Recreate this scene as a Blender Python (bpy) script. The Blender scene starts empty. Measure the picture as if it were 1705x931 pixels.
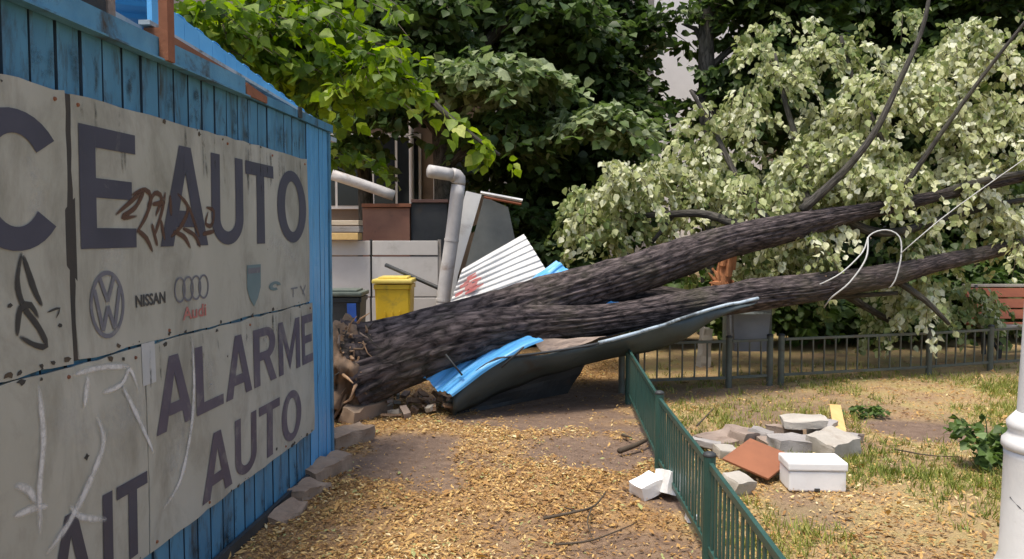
import bpy, bmesh, math, random
import numpy as np
from mathutils import Vector, Matrix, noise

R = math.radians
random.seed(7)
SC = bpy.context.scene
COL = SC.collection

# ------------------------------------------------------------------ camera
F_PX, CX, CY, W_PX = 1338.0, 852.5, 465.5, 1705.0
CAM_H, PITCH = 1.7, R(3.23)
cam = bpy.data.cameras.new('camera')
cam.sensor_width = 36.0
cam.lens = F_PX / W_PX * 36.0
cam.clip_start, cam.clip_end = 0.05, 500.0
cam_o = bpy.data.objects.new('camera', cam)
COL.objects.link(cam_o)
cam_o.location = (0, 0, CAM_H)
cam_o.rotation_euler = (R(90) - PITCH, 0, 0)
SC.camera = cam_o

# ------------------------------------------------------------------ world, sun, exposure
SUN_EL, SUN_AZ = R(72), R(225)          # azimuth clockwise from +Y
world = bpy.data.worlds.new('World'); SC.world = world
world.use_nodes = True
wn = world.node_tree
bg = wn.nodes['Background']
sky = wn.nodes.new('ShaderNodeTexSky')
sky.sky_type = 'NISHITA'
sky.sun_disc = False
sky.sun_elevation = SUN_EL
sky.sun_rotation = SUN_AZ
sky.air_density = 1.0
sky.dust_density = 3.0
sky.ozone_density = 1.0
wn.links.new(sky.outputs[0], bg.inputs[0])
bg.inputs[1].default_value = 0.15
sl = bpy.data.lights.new('sun', 'SUN')
sl.energy = 2.6
sl.angle = R(14.0)
sl.color = (1.0, 0.93, 0.82)
so = bpy.data.objects.new('sun', sl)
COL.objects.link(so)
sd = Vector((math.sin(SUN_AZ) * math.cos(SUN_EL), math.cos(SUN_AZ) * math.cos(SUN_EL), math.sin(SUN_EL)))
so.rotation_euler = sd.to_track_quat('Z', 'Y').to_euler()
so.location = sd * 40
SC.view_settings.view_transform = 'Standard'
SC.view_settings.look = 'None'
SC.view_settings.exposure = 0.72
SC.view_settings.gamma = 1.0

# ------------------------------------------------------------------ pixel helpers
def ray(px, py):
    a = (px - CX) / F_PX; b = -(py - CY) / F_PX
    c, s = math.cos(PITCH), math.sin(PITCH)
    return Vector((a, c + b * s, -s + b * c))
def P(px, py, Y):
    d = ray(px, py); return Vector((0, 0, CAM_H)) + d * (Y / d.y)
def G(px, py, z=0.0):
    d = ray(px, py); return Vector((0, 0, CAM_H)) + d * ((z - CAM_H) / d.z)
WX0, WXS = -1.84, 0.0755            # kiosk wall: X = WX0 + WXS * Y
def WALL(px, py):                    # -> (Y, z) on the kiosk wall
    d = ray(px, py); t = WX0 / (d.x - WXS * d.y)
    return d.y * t, CAM_H + d.z * t

# ------------------------------------------------------------------ object helpers
def tag(o, label=None, cat=None, group=None, kind=None):
    if label: o['label'] = label
    if cat: o['category'] = cat
    if group: o['group'] = group
    if kind: o['kind'] = kind
    return o
def empty(name, loc=(0, 0, 0), label=None, cat=None, group=None):
    o = bpy.data.objects.new(name, None)
    o.empty_display_size = 0.1
    COL.objects.link(o); o.location = loc
    return tag(o, label, cat, group)
def link(name, me, mat=None, parent=None, smooth=False):
    o = bpy.data.objects.new(name, me)
    COL.objects.link(o)
    if mat and not me.materials: me.materials.append(mat)
    if smooth: me.polygons.foreach_set('use_smooth', [True] * len(me.polygons))
    if parent:
        o.parent = parent
        o.matrix_parent_inverse = Matrix.Translation(parent_loc(parent)).inverted()
    return o
def parent_loc(p):
    v = Vector(p.location)
    if p.parent and p.type == 'EMPTY': pass
    return v
def bm_obj(name, bm, mat=None, parent=None, smooth=False):
    me = bpy.data.meshes.new(name); bm.to_mesh(me); bm.free()
    return link(name, me, mat, parent, smooth)
def pd_obj(name, vs, fs, mat=None, parent=None, smooth=False):
    me = bpy.data.meshes.new(name); me.from_pydata([tuple(v) for v in vs], [], fs); me.update()
    return link(name, me, mat, parent, smooth)
def add_box(bm, c, s, rot=None, bevel=0.0):
    m = Matrix.Translation(Vector(c)) @ (rot.to_4x4() if rot else Matrix.Identity(4)) @ Matrix.Diagonal((s[0], s[1], s[2], 1))
    r = bmesh.ops.create_cube(bm, size=1.0, matrix=m)
    if bevel:
        es = list({e for v in r['verts'] for e in v.link_edges})
        bmesh.ops.bevel(bm, geom=es, offset=bevel, segments=2, affect='EDGES', profile=0.6)
def box(name, c, s, mat, parent=None, rot=None, bevel=0.004):
    bm = bmesh.new(); add_box(bm, c, s, rot, bevel)
    return bm_obj(name, bm, mat, parent)
def E(x=0, y=0, z=0):
    from mathutils import Euler
    return Euler((R(x), R(y), R(z))).to_matrix()
def catmull(pts, rad, step):
    P_ = [Vector(p) for p in pts]; out = []; ro = []
    for i in range(len(P_) - 1):
        p0 = P_[max(i - 1, 0)]; p1 = P_[i]; p2 = P_[i + 1]; p3 = P_[min(i + 2, len(P_) - 1)]
        n = max(1, int((p2 - p1).length / step))
        for k in range(n):
            t = k / n
            out.append(0.5 * ((2 * p1) + (-p0 + p2) * t + (2 * p0 - 5 * p1 + 4 * p2 - p3) * t * t + (-p0 + 3 * p1 - 3 * p2 + p3) * t ** 3))
            ro.append(rad[i] + (rad[i + 1] - rad[i]) * t)
    out.append(P_[-1]); ro.append(rad[-1])
    return out, ro
def tube(name, pts, rad, mat, parent=None, seg=8, step=0.15, ridge=0.0, lump=0.0, cap=True, ridge_k=7.0, seed=0.0, smooth=True, jag=0.0):
    if isinstance(rad, (int, float)): rad = [rad] * len(pts)
    c, r = catmull(pts, rad, step)
    vs, fs, uv = [], [], []
    up = Vector((0, 0, 1)); t0 = (c[1] - c[0]).normalized()
    if abs(t0.z) > 0.95: up = Vector((0, 1, 0))
    nrm = t0.cross(up).normalized()
    L = 0.0
    for i, p in enumerate(c):
        t = (c[min(i + 1, len(c) - 1)] - c[max(i - 1, 0)]).normalized()
        nrm = (nrm - t * nrm.dot(t)).normalized(); bi = t.cross(nrm)
        if i: L += (p - c[i - 1]).length
        for k in range(seg):
            a = 2 * math.pi * k / seg
            d = nrm * math.cos(a) + bi * math.sin(a)
            q = 1.0
            if ridge:
                w = noise.noise(Vector((math.cos(a) * ridge_k * 0.55, math.sin(a) * ridge_k * 0.55, L * 1.1 + seed)))
                w2 = noise.noise(Vector((math.cos(a) * ridge_k * 1.5, math.sin(a) * ridge_k * 1.5, L * 2.2 + seed + 9)))
                q += ridge * (abs(w) * -1.6 + 0.4 + 0.6 * w2)
            if lump:
                q += lump * noise.noise(Vector((math.cos(a) * 1.1 + seed, math.sin(a) * 1.1, L * 1.3)))
            off = t * 0.0
            if jag and i == len(c) - 1:
                off = t * (jag * (0.5 + 0.9 * noise.noise(Vector((math.cos(a) * 3, math.sin(a) * 3, seed)))))
            vs.append(p + d * (r[i] * q) + off); uv.append((k / seg, L))
    for i in range(len(c) - 1):
        for k in range(seg):
            k2 = (k + 1) % seg
            fs.append((i * seg + k, i * seg + k2, (i + 1) * seg + k2, (i + 1) * seg + k))
    if cap:
        fs.append(tuple(range(seg - 1, -1, -1)))
        b = (len(c) - 1) * seg
        fs.append(tuple(range(b, b + seg)))
    o = pd_obj(name, vs, fs, mat, parent, smooth)
    me = o.data
    lay = me.uv_layers.new(name='UVMap')
    n = len(me.loops)
    vi = np.empty(n, dtype=np.int32); me.loops.foreach_get('vertex_index', vi)
    uva = np.array(uv, dtype=np.float32)[vi]
    # mend the seam
    nf = (len(c) - 1) * seg
    q = uva[:nf * 4].reshape(nf, 4, 2)
    m = (q[:, :, 0].max(1) - q[:, :, 0].min(1)) > 0.5
    sub = q[m]; sub[:, :, 0][sub[:, :, 0] < 0.5] += 1.0; q[m] = sub
    uva[:nf * 4] = q.reshape(-1, 2)
    lay.data.foreach_set('uv', uva.ravel())
    return o
def np_mesh(name, V, FS, tint=None):
    """V (n,3); FS (m,k) constant-size faces; tint (n,)"""
    me = bpy.data.meshes.new(name)
    n, (m, k) = len(V), FS.shape
    me.vertices.add(n); me.vertices.foreach_set('co', V.astype(np.float32).ravel())
    me.loops.add(m * k); me.loops.foreach_set('vertex_index', FS.astype(np.int32).ravel())
    me.polygons.add(m); me.polygons.foreach_set('loop_start', np.arange(0, m * k, k, dtype=np.int32))
    me.update(calc_edges=True)
    if tint is not None:
        a = me.attributes.new('tint', 'FLOAT', 'POINT'); a.data.foreach_set('value', tint.astype(np.float32))
    return me
def place(TV, TF, X, Y, Z, S, C, T):
    """template verts at N frames: axes X,Y,Z (N,3), scale (N,), origin C (N,3), tint T (N,)"""
    N = len(C); k = len(TV)
    V = (TV[None, :, 0, None] * X[:, None, :] + TV[None, :, 1, None] * Y[:, None, :] + TV[None, :, 2, None] * Z[:, None, :]) * S[:, None, None] + C[:, None, :]
    Fa = TF[None] + (np.arange(N) * k)[:, None, None]
    return V.reshape(-1, 3), Fa.reshape(-1, TF.shape[1]), np.repeat(T, k)
def norm(a): return a / np.maximum(np.linalg.norm(a, axis=-1, keepdims=True), 1e-6)

# ------------------------------------------------------------------ materials
def nodes_of(name):
    m = bpy.data.materials.new(name); m.use_nodes = True
    nt = m.node_tree
    return m, nt, nt.nodes['Principled BSDF'], nt.nodes['Material Output']
def N_(nt, t, **k):
    n = nt.nodes.new(t)
    for a, b in k.items(): setattr(n, a, b)
    return n
def ramp(nt, stops, fac=None, interp='LINEAR'):
    r = N_(nt, 'ShaderNodeValToRGB'); e = r.color_ramp; e.interpolation = interp
    while len(e.elements) < len(stops): e.elements.new(0.5)
    for el, (p, c) in zip(e.elements, stops):
        el.position = p; el.color = (c[0], c[1], c[2], 1) if len(c) == 3 else c
    if fac is not None: nt.links.new(fac, r.inputs[0])
    return r
def noise_n(nt, vec, scale, detail=6, rough=0.6, dist=0.0):
    n = N_(nt, 'ShaderNodeTexNoise'); n.inputs['Scale'].default_value = scale
    n.inputs['Detail'].default_value = detail; n.inputs['Roughness'].default_value = rough
    n.inputs['Distortion'].default_value = dist
    if vec is not None: nt.links.new(vec, n.inputs['Vector'])
    return n
def mixc(nt, fac, a, b):
    m = N_(nt, 'ShaderNodeMix', data_type='RGBA')
    for s, v in ((0, fac), (6, a), (7, b)):
        if hasattr(v, 'is_output') or hasattr(v, 'links'): nt.links.new(v, m.inputs[s])
        elif isinstance(v, (int, float)): m.inputs[s].default_value = v
        else: m.inputs[s].default_value = (v[0], v[1], v[2], 1)
    return m.outputs[2]
def surf(name, c1, c2, scale=4.0, rough=0.6, bump=0.15, stretch=(1, 1, 1), dirt=None, dirt_scale=2.0, dirt_lo=0.55, dirt_hi=0.7, metallic=0.0, coords='Object', fine=60.0, spec=0.4, dirt_stretch=None):
    m, nt, b, out = nodes_of(name)
    tc = N_(nt, 'ShaderNodeTexCoord')
    mp = N_(nt, 'ShaderNodeMapping'); mp.inputs['Scale'].default_value = stretch
    nt.links.new(tc.outputs[coords], mp.inputs['Vector'])
    n1 = noise_n(nt, mp.outputs[0], scale, 8, 0.65)
    col = ramp(nt, [(0.3, c1), (0.7, c2)], n1.outputs[0]).outputs[0]
    if dirt:
        mp2 = N_(nt, 'ShaderNodeMapping'); mp2.inputs['Scale'].default_value = dirt_stretch or stretch
        mp2.inputs['Location'].default_value = (3.1, 7.7, 1.3)
        nt.links.new(tc.outputs[coords], mp2.inputs['Vector'])
        n2 = noise_n(nt, mp2.outputs[0], dirt_scale, 10, 0.7, 0.4)
        f = ramp(nt, [(dirt_lo, (0, 0, 0)), (dirt_hi, (1, 1, 1))], n2.outputs[0]).outputs[0]
        col = mixc(nt, f, col, dirt)
    nt.links.new(col, b.inputs['Base Color'])
    n3 = noise_n(nt, mp.outputs[0], fine, 6, 0.7)
    rr = ramp(nt, [(0.2, (max(rough - 0.15, 0),) * 3), (0.8, (min(rough + 0.12, 1),) * 3)], n1.outputs[0])
    nt.links.new(rr.outputs[0], b.inputs['Roughness'])
    b.inputs['Metallic'].default_value = metallic
    b.inputs['Specular IOR Level'].default_value = spec
    if bump:
        bp = N_(nt, 'ShaderNodeBump'); bp.inputs['Strength'].default_value = bump; bp.inputs['Distance'].default_value = 0.01
        nt.links.new(n3.outputs[0], bp.inputs['Height']); nt.links.new(bp.outputs[0], b.inputs['Normal'])
    return m
def leaf_mat(name, stops, trans=0.35, rough=0.5):
    m, nt, b, out = nodes_of(name)
    a = N_(nt, 'ShaderNodeAttribute', attribute_name='tint')
    oi = N_(nt, 'ShaderNodeObjectInfo')
    c = ramp(nt, stops, a.outputs['Fac']).outputs[0]
    geo = N_(nt, 'ShaderNodeNewGeometry')
    n = noise_n(nt, geo.outputs['Position'], 30, 2)
    hs = N_(nt, 'ShaderNodeHueSaturation')
    nt.links.new(c, hs.inputs['Color'])
    v = ramp(nt, [(0.3, (0.8,) * 3), (0.7, (1.15,) * 3)], n.outputs[0]); nt.links.new(v.outputs[0], hs.inputs['Value'])
    nt.links.new(hs.outputs[0], b.inputs['Base Color'])
    b.inputs['Roughness'].default_value = rough
    b.inputs['Specular IOR Level'].default_value = 0.35
    tr = N_(nt, 'ShaderNodeBsdfTranslucent')
    h2 = N_(nt, 'ShaderNodeHueSaturation'); h2.inputs['Saturation'].default_value = 1.15; h2.inputs['Value'].default_value = 1.2
    nt.links.new(hs.outputs[0], h2.inputs['Color']); nt.links.new(h2.outputs[0], tr.inputs[0])
    mx = N_(nt, 'ShaderNodeMixShader'); mx.inputs[0].default_value = trans
    nt.links.new(b.outputs[0], mx.inputs[1]); nt.links.new(tr.outputs[0], mx.inputs[2])
    nt.links.new(mx.outputs[0], out.inputs[0])
    return m
def tint_mat(name, stops, rough=0.8, trans=0.0):
    return leaf_mat(name, stops, trans, rough)
def bark_mat(name, c1, c2, c3, su=15.0, sv=3.4, bump=1.0):
    m, nt, b, out = nodes_of(name)
    uv = N_(nt, 'ShaderNodeUVMap')
    mp = N_(nt, 'ShaderNodeMapping'); mp.inputs['Scale'].default_value = (su, sv, 1)
    nt.links.new(uv.outputs[0], mp.inputs[0])
    n1 = noise_n(nt, mp.outputs[0], 1.6, 8, 0.7, 1.2)
    v = N_(nt, 'ShaderNodeTexVoronoi', feature='DISTANCE_TO_EDGE'); v.inputs['Scale'].default_value = 1.5
    wv = N_(nt, 'ShaderNodeVectorMath', operation='ADD')
    sc = N_(nt, 'ShaderNodeVectorMath', operation='SCALE'); sc.inputs['Scale'].default_value = 0.7
    nt.links.new(n1.outputs['Color'], sc.inputs[0]); nt.links.new(mp.outputs[0], wv.inputs[0]); nt.links.new(sc.outputs[0], wv.inputs[1])
    nt.links.new(wv.outputs[0], v.inputs['Vector'])
    mul = N_(nt, 'ShaderNodeMath', operation='MULTIPLY_ADD'); mul.inputs[1].default_value = 0.8
    nt.links.new(v.outputs['Distance'], mul.inputs[0]); nt.links.new(n1.outputs[0], mul.inputs[2])
    col = ramp(nt, [(0.42, c1), (0.58, c2), (0.88, c3)], mul.outputs[0])
    tc = N_(nt, 'ShaderNodeTexCoord'); n2 = noise_n(nt, tc.outputs['Object'], 1.7, 6, 0.6)
    f = ramp(nt, [(0.5, (0, 0, 0)), (0.75, (0.55,) * 3)], n2.outputs[0])
    nt.links.new(mixc(nt, f.outputs[0], col.outputs[0], (0.09, 0.085, 0.05)), b.inputs['Base Color'])
    b.inputs['Roughness'].default_value = 0.85
    b.inputs['Specular IOR Level'].default_value = 0.25
    bp = N_(nt, 'ShaderNodeBump'); bp.inputs['Strength'].default_value = bump; bp.inputs['Distance'].default_value = 0.03
    nt.links.new(mul.outputs[0], bp.inputs['Height']); nt.links.new(bp.outputs[0], b.inputs['Normal'])
    return m

M = {}
M['blue'] = surf('blue_painted_metal', (0.05, 0.165, 0.27), (0.085, 0.25, 0.38), 2.5, 0.5, 0.12, (3, 3, 0.7), dirt=(0.035, 0.045, 0.045), dirt_scale=3.0, dirt_lo=0.50, dirt_hi=0.66, dirt_stretch=(3, 3, 0.9))
M['blue_end'] = surf('end_strip_blue_metal', (0.07, 0.27, 0.50), (0.12, 0.36, 0.60), 2.5, 0.45, 0.1, (3, 3, 0.7), dirt=(0.06, 0.10, 0.12), dirt_scale=3, dirt_lo=0.58, dirt_hi=0.75)  # a lighter blue for the strips at the far end
M['groove_shade'] = surf('groove_shade_blue', (0.012, 0.03, 0.05), (0.03, 0.06, 0.09), 5, 0.7)  # shade between the wall ribs, painted as a dark blue
M['blue_bright'] = surf('bright_blue_sheet_metal', (0.07, 0.33, 0.68), (0.14, 0.45, 0.78), 2.0, 0.45, 0.1, dirt=(0.12, 0.14, 0.13), dirt_scale=3, dirt_lo=0.58, dirt_hi=0.75)
M['blue_dark'] = surf('weathered_blue_trim', (0.06, 0.19, 0.30), (0.12, 0.30, 0.42), 5, 0.6, 0.2, dirt=(0.05, 0.045, 0.035), dirt_scale=4, dirt_lo=0.5, dirt_hi=0.65)
M['board'] = surf('grimy_sign_board', (0.325, 0.32, 0.265), (0.44, 0.43, 0.37), 1.6, 0.55, 0.06, (1, 1, 0.6), dirt=(0.17, 0.16, 0.125), dirt_scale=2.6, dirt_lo=0.46, dirt_hi=0.74, dirt_stretch=(1, 1, 0.5))
M['board_edge'] = surf('dark_board_gap', (0.03, 0.03, 0.028), (0.06, 0.05, 0.04), 5, 0.8)
M['ink'] = surf('faded_navy_lettering', (0.045, 0.046, 0.066), (0.07, 0.07, 0.095), 3, 0.6, 0.05, dirt=(0.22, 0.21, 0.19), dirt_scale=5, dirt_lo=0.62, dirt_hi=0.85)
M['ink_worn'] = surf('worn_violet_lettering', (0.07, 0.06, 0.085), (0.12, 0.105, 0.13), 3, 0.6, 0.05, dirt=(0.26, 0.25, 0.22), dirt_scale=5, dirt_lo=0.53, dirt_hi=0.8)
M['logo'] = surf('faded_grey_print', (0.10, 0.10, 0.12), (0.17, 0.17, 0.19), 6, 0.6, 0.03, dirt=(0.30, 0.29, 0.26), dirt_scale=9, dirt_lo=0.55, dirt_hi=0.8)
M['logo_black'] = surf('black_print', (0.03, 0.03, 0.03), (0.07, 0.07, 0.07), 6, 0.6, 0.03, dirt=(0.25, 0.24, 0.22), dirt_scale=9, dirt_lo=0.6, dirt_hi=0.8)
M['logo_red'] = surf('faded_red_print', (0.35, 0.10, 0.09), (0.40, 0.18, 0.15), 6, 0.6, 0.03)
M['logo_teal'] = surf('faded_teal_print', (0.10, 0.16, 0.17), (0.15, 0.21, 0.22), 6, 0.6, 0.03)
M['tag_brown'] = surf('brown_spray_paint', (0.07, 0.035, 0.02), (0.13, 0.06, 0.035), 8, 0.6, 0.03)
M['tag_black'] = surf('black_spray_paint', (0.03, 0.03, 0.03), (0.06, 0.055, 0.05), 8, 0.6, 0.03)
M['tag_white'] = surf('thin_white_spray_paint', (0.50, 0.49, 0.46), (0.60, 0.59, 0.55), 8, 0.7, 0.03, dirt=(0.40, 0.385, 0.34), dirt_scale=7, dirt_lo=0.40, dirt_hi=0.62)
M['rust'] = surf('rusty_steel', (0.16, 0.06, 0.03), (0.30, 0.12, 0.06), 5, 0.85, 0.3, dirt=(0.08, 0.04, 0.03), dirt_scale=3)
M['rust_plate'] = surf('rusty_brown_plate', (0.20, 0.075, 0.035), (0.30, 0.115, 0.055), 2.5, 0.75, 0.15, dirt=(0.13, 0.06, 0.04), dirt_scale=2)
M['rust_box'] = surf('rust_brown_painted_box', (0.20, 0.09, 0.06), (0.27, 0.14, 0.09), 3, 0.8, 0.2, dirt=(0.12, 0.07, 0.05), dirt_scale=2)
M['dark_metal'] = surf('dark_dull_metal', (0.022, 0.025, 0.027), (0.05, 0.052, 0.052), 3, 0.6, 0.15, dirt=(0.06, 0.05, 0.04), dirt_scale=3)
M['under'] = surf('dark_green_grey_sheet', (0.035, 0.052, 0.056), (0.065, 0.085, 0.088), 2.5, 0.55, 0.15, dirt=(0.04, 0.035, 0.03), dirt_scale=2.5)
M['trim'] = surf('pale_blue_grey_edge', (0.30, 0.38, 0.44), (0.45, 0.52, 0.56), 5, 0.5, 0.2, dirt=(0.10, 0.12, 0.13), dirt_scale=3.5, dirt_lo=0.5, dirt_hi=0.62)
M['white_sheet'] = surf('white_corrugated_metal', (0.62, 0.61, 0.58), (0.74, 0.73, 0.70), 2.5, 0.5, 0.1, dirt=(0.42, 0.38, 0.34), dirt_scale=2.5)
M['red_smudge'] = surf('faded_red_paint', (0.50, 0.10, 0.09), (0.6, 0.28, 0.25), 8, 0.7, 0.05)
M['panel'] = surf('grey_white_painted_panel', (0.43, 0.41, 0.39), (0.54, 0.52, 0.50), 1.5, 0.6, 0.06, dirt=(0.30, 0.28, 0.25), dirt_scale=1.6, dirt_lo=0.55, dirt_hi=0.8)
M['zinc'] = surf('dull_zinc_duct', (0.38, 0.36, 0.35), (0.52, 0.50, 0.48), 4, 0.5, 0.1, dirt=(0.26, 0.2, 0.16), dirt_scale=3, metallic=0.0)
M['yellow'] = surf('yellow_plastic', (0.62, 0.40, 0.02), (0.72, 0.49, 0.04), 3, 0.45, 0.05, dirt=(0.42, 0.29, 0.05), dirt_scale=3)
M['yellow_lid'] = surf('pale_yellow_plastic_lid', (0.70, 0.52, 0.08), (0.76, 0.6, 0.16), 3, 0.4, 0.05)
M['bin_dark'] = surf('dark_grey_plastic', (0.03, 0.034, 0.036), (0.055, 0.06, 0.06), 4, 0.5, 0.05)
M['bin_blue'] = surf('blue_plastic', (0.03, 0.10, 0.45), (0.05, 0.16, 0.55), 4, 0.45, 0.05)
M['bin_green'] = surf('grey_green_plastic_lid', (0.08, 0.10, 0.085), (0.15, 0.17, 0.14), 6, 0.55, 0.1)
M['fence'] = surf('dark_green_fence_paint', (0.020, 0.062, 0.05), (0.036, 0.092, 0.076), 6, 0.42, 0.12, dirt=(0.05, 0.045, 0.035), dirt_scale=6, dirt_lo=0.6, dirt_hi=0.78)
M['fence_far'] = surf('grey_green_fence_paint', (0.06, 0.075, 0.06), (0.11, 0.115, 0.09), 6, 0.5, 0.12, dirt=(0.09, 0.065, 0.045), dirt_scale=6, dirt_lo=0.5, dirt_hi=0.7)
M['lamp'] = surf('grey_white_lamp_paint', (0.60, 0.59, 0.57), (0.72, 0.71, 0.69), 3, 0.5, 0.15, dirt=(0.42, 0.39, 0.35), dirt_scale=5, dirt_lo=0.58, dirt_hi=0.8)
M['foam'] = surf('white_foam', (0.74, 0.74, 0.73), (0.82, 0.82, 0.81), 6, 0.7, 0.1, dirt=(0.6, 0.57, 0.52), dirt_scale=4)
M['concrete'] = surf('grey_concrete', (0.24, 0.22, 0.205), (0.36, 0.335, 0.31), 5, 0.9, 0.5, dirt=(0.17, 0.14, 0.11), dirt_scale=3)
M['concrete_brown'] = surf('brownish_concrete', (0.20, 0.15, 0.12), (0.32, 0.25, 0.20), 5, 0.9, 0.5, dirt=(0.13, 0.09, 0.065), dirt_scale=3)
M['kerb'] = surf('earthy_kerb_stone', (0.24, 0.165, 0.11), (0.36, 0.26, 0.18), 5, 0.9, 0.5, dirt=(0.16, 0.10, 0.06), dirt_scale=3)
M['concrete_pale'] = surf('pale_concrete', (0.34, 0.31, 0.26), (0.46, 0.42, 0.36), 5, 0.9, 0.4, dirt=(0.30, 0.26, 0.21), dirt_scale=3)
M['plank_yellow'] = surf('fresh_yellow_wood', (0.55, 0.36, 0.13), (0.66, 0.46, 0.20), 3, 0.7, 0.1, (6, 1, 6))
M['plank_pale'] = surf('pale_weathered_wood', (0.50, 0.40, 0.28), (0.60, 0.52, 0.40), 3, 0.75, 0.1, (1, 6, 6))
M['wood_red'] = surf('red_brown_bench_wood', (0.25, 0.075, 0.035), (0.34, 0.115, 0.055), 3, 0.6, 0.1, (1, 6, 6))
M['wood_torn'] = surf('torn_fresh_wood', (0.30, 0.17, 0.09), (0.46, 0.30, 0.18), 6, 0.85, 0.4)
M['wood_orange'] = surf('orange_splintered_wood', (0.34, 0.13, 0.05), (0.48, 0.22, 0.10), 6, 0.85, 0.4)
M['soil'] = surf('root_soil', (0.16, 0.105, 0.065), (0.30, 0.20, 0.13), 5, 0.95, 0.8, dirt=(0.06, 0.04, 0.03), dirt_scale=4)
M['bark'] = bark_mat('furrowed_dark_bark', (0.012, 0.010, 0.010), (0.060, 0.047, 0.046), (0.17, 0.135, 0.13))
M['bark_grey'] = bark_mat('grey_bark', (0.02, 0.018, 0.015), (0.055, 0.05, 0.042), (0.11, 0.10, 0.085), 8, 3, 0.6)
M['twig'] = surf('brown_twig', (0.05, 0.035, 0.022), (0.10, 0.075, 0.05), 12, 0.85, 0.2)
M['cable'] = surf('pale_grey_cable', (0.40, 0.40, 0.38), (0.52, 0.52, 0.5), 12, 0.5, 0)
M['wall_brown'] = surf('brown_render', (0.17, 0.12, 0.085), (0.25, 0.19, 0.14), 1.2, 0.9, 0.2, dirt=(0.13, 0.10, 0.08), dirt_scale=1.5)
M['wall_white'] = surf('white_render', (0.72, 0.70, 0.68), (0.8, 0.78, 0.76), 1.2, 0.9, 0.1)
M['wall_grey'] = surf('grey_render', (0.13, 0.12, 0.11), (0.20, 0.185, 0.17), 0.8, 0.9, 0.1)
M['glass'] = surf('dark_window_glass', (0.02, 0.025, 0.03), (0.03, 0.035, 0.04), 2, 0.12, 0)
M['roof_tile'] = surf('red_brown_roof', (0.22, 0.09, 0.06), (0.30, 0.14, 0.09), 6, 0.85, 0.3)

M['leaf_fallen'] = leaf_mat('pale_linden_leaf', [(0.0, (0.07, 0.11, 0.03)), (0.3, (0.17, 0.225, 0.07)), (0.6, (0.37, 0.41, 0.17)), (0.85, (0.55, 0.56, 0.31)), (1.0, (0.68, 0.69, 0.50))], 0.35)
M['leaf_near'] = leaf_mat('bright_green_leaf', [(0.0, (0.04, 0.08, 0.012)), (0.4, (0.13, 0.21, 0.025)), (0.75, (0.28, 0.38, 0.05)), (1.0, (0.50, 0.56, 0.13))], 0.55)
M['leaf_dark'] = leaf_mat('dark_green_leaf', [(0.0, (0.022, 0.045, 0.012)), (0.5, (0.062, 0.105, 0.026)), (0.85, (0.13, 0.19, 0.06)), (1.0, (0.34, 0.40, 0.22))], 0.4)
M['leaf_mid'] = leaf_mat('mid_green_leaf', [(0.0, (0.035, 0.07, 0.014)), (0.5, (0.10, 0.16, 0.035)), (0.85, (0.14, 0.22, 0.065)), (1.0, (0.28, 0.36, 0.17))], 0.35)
M['litter'] = tint_mat('straw_coloured_litter', [(0.0, (0.13, 0.07, 0.03)), (0.25, (0.33, 0.175, 0.06)), (0.55, (0.52, 0.32, 0.11)), (0.8, (0.64, 0.45, 0.18)), (0.93, (0.74, 0.62, 0.36)), (1.0, (0.34, 0.36, 0.14))], 0.8, 0.15)
M['grass'] = tint_mat('short_yellow_green_grass', [(0.0, (0.09, 0.13, 0.02)), (0.5, (0.22, 0.25, 0.045)), (0.8, (0.38, 0.36, 0.09)), (1.0, (0.52, 0.45, 0.17))], 0.7, 0.25)

# ================================================================== GROUND
RNG = np.random.default_rng(11)
def fence_x(y):                       # line of the near fence
    return np.interp(y, [0, 2.9, 4.13, 5.76, 8.2, 9.3, 60], [0.95, 0.97, 1.01, 1.06, 1.2, 1.3, 6.0])
BARE_SHADE = []                             # bare patches and one painted shade (centre x, y, radius x, radius y)
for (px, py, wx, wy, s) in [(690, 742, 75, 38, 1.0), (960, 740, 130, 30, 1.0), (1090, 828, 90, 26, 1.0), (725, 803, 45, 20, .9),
                            (900, 668, 200, 48, 1.0), (1330, 715, 120, 40, .8), (1560, 712, 130, 22, 1.0), (1060, 905, 120, 40, .8), (880, 905, 60, 20, .5), (620, 850, 50, 16, .7), (800, 760, 50, 12, .6),  # first patch: bare earth darkened to paint in shade below the crushed roof
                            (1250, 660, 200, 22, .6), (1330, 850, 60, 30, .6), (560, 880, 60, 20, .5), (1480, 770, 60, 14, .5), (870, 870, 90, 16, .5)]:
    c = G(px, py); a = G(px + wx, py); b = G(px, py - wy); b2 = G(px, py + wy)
    BARE_SHADE.append((c.x, c.y, (a - c).length, (b.y - b2.y) / 2, s))
def fbm(x, y, s, seed=0):
    out = np.zeros_like(x); amp = 1.0; tot = 0
    for o in range(4):
        f = s * 2 ** o
        r = np.random.default_rng(seed * 10 + o)
        ph = r.uniform(0, 6.28, (6, 3))
        v = np.zeros_like(x)
        for k in range(6):
            an = ph[k, 0]; v += np.sin((x * np.cos(an) + y * np.sin(an)) * f * (0.7 + 0.1 * k) + ph[k, 1])
        out += amp * v / 3.5; tot += amp; amp *= 0.55
    return out / tot
def bare_shade(x, y):
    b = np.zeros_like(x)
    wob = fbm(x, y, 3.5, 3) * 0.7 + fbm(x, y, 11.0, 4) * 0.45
    for cx, cy, rx, ry, s in BARE_SHADE:
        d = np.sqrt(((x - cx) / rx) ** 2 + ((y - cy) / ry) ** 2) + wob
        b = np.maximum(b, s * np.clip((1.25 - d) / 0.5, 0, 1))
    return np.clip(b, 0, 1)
def hgt(x, y):
    return fbm(x, y, 1.3, 5) * 0.018 + fbm(x, y, 6.0, 6) * 0.006 - 0.012 - 0.02 * bare_shade(x, y)

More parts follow.
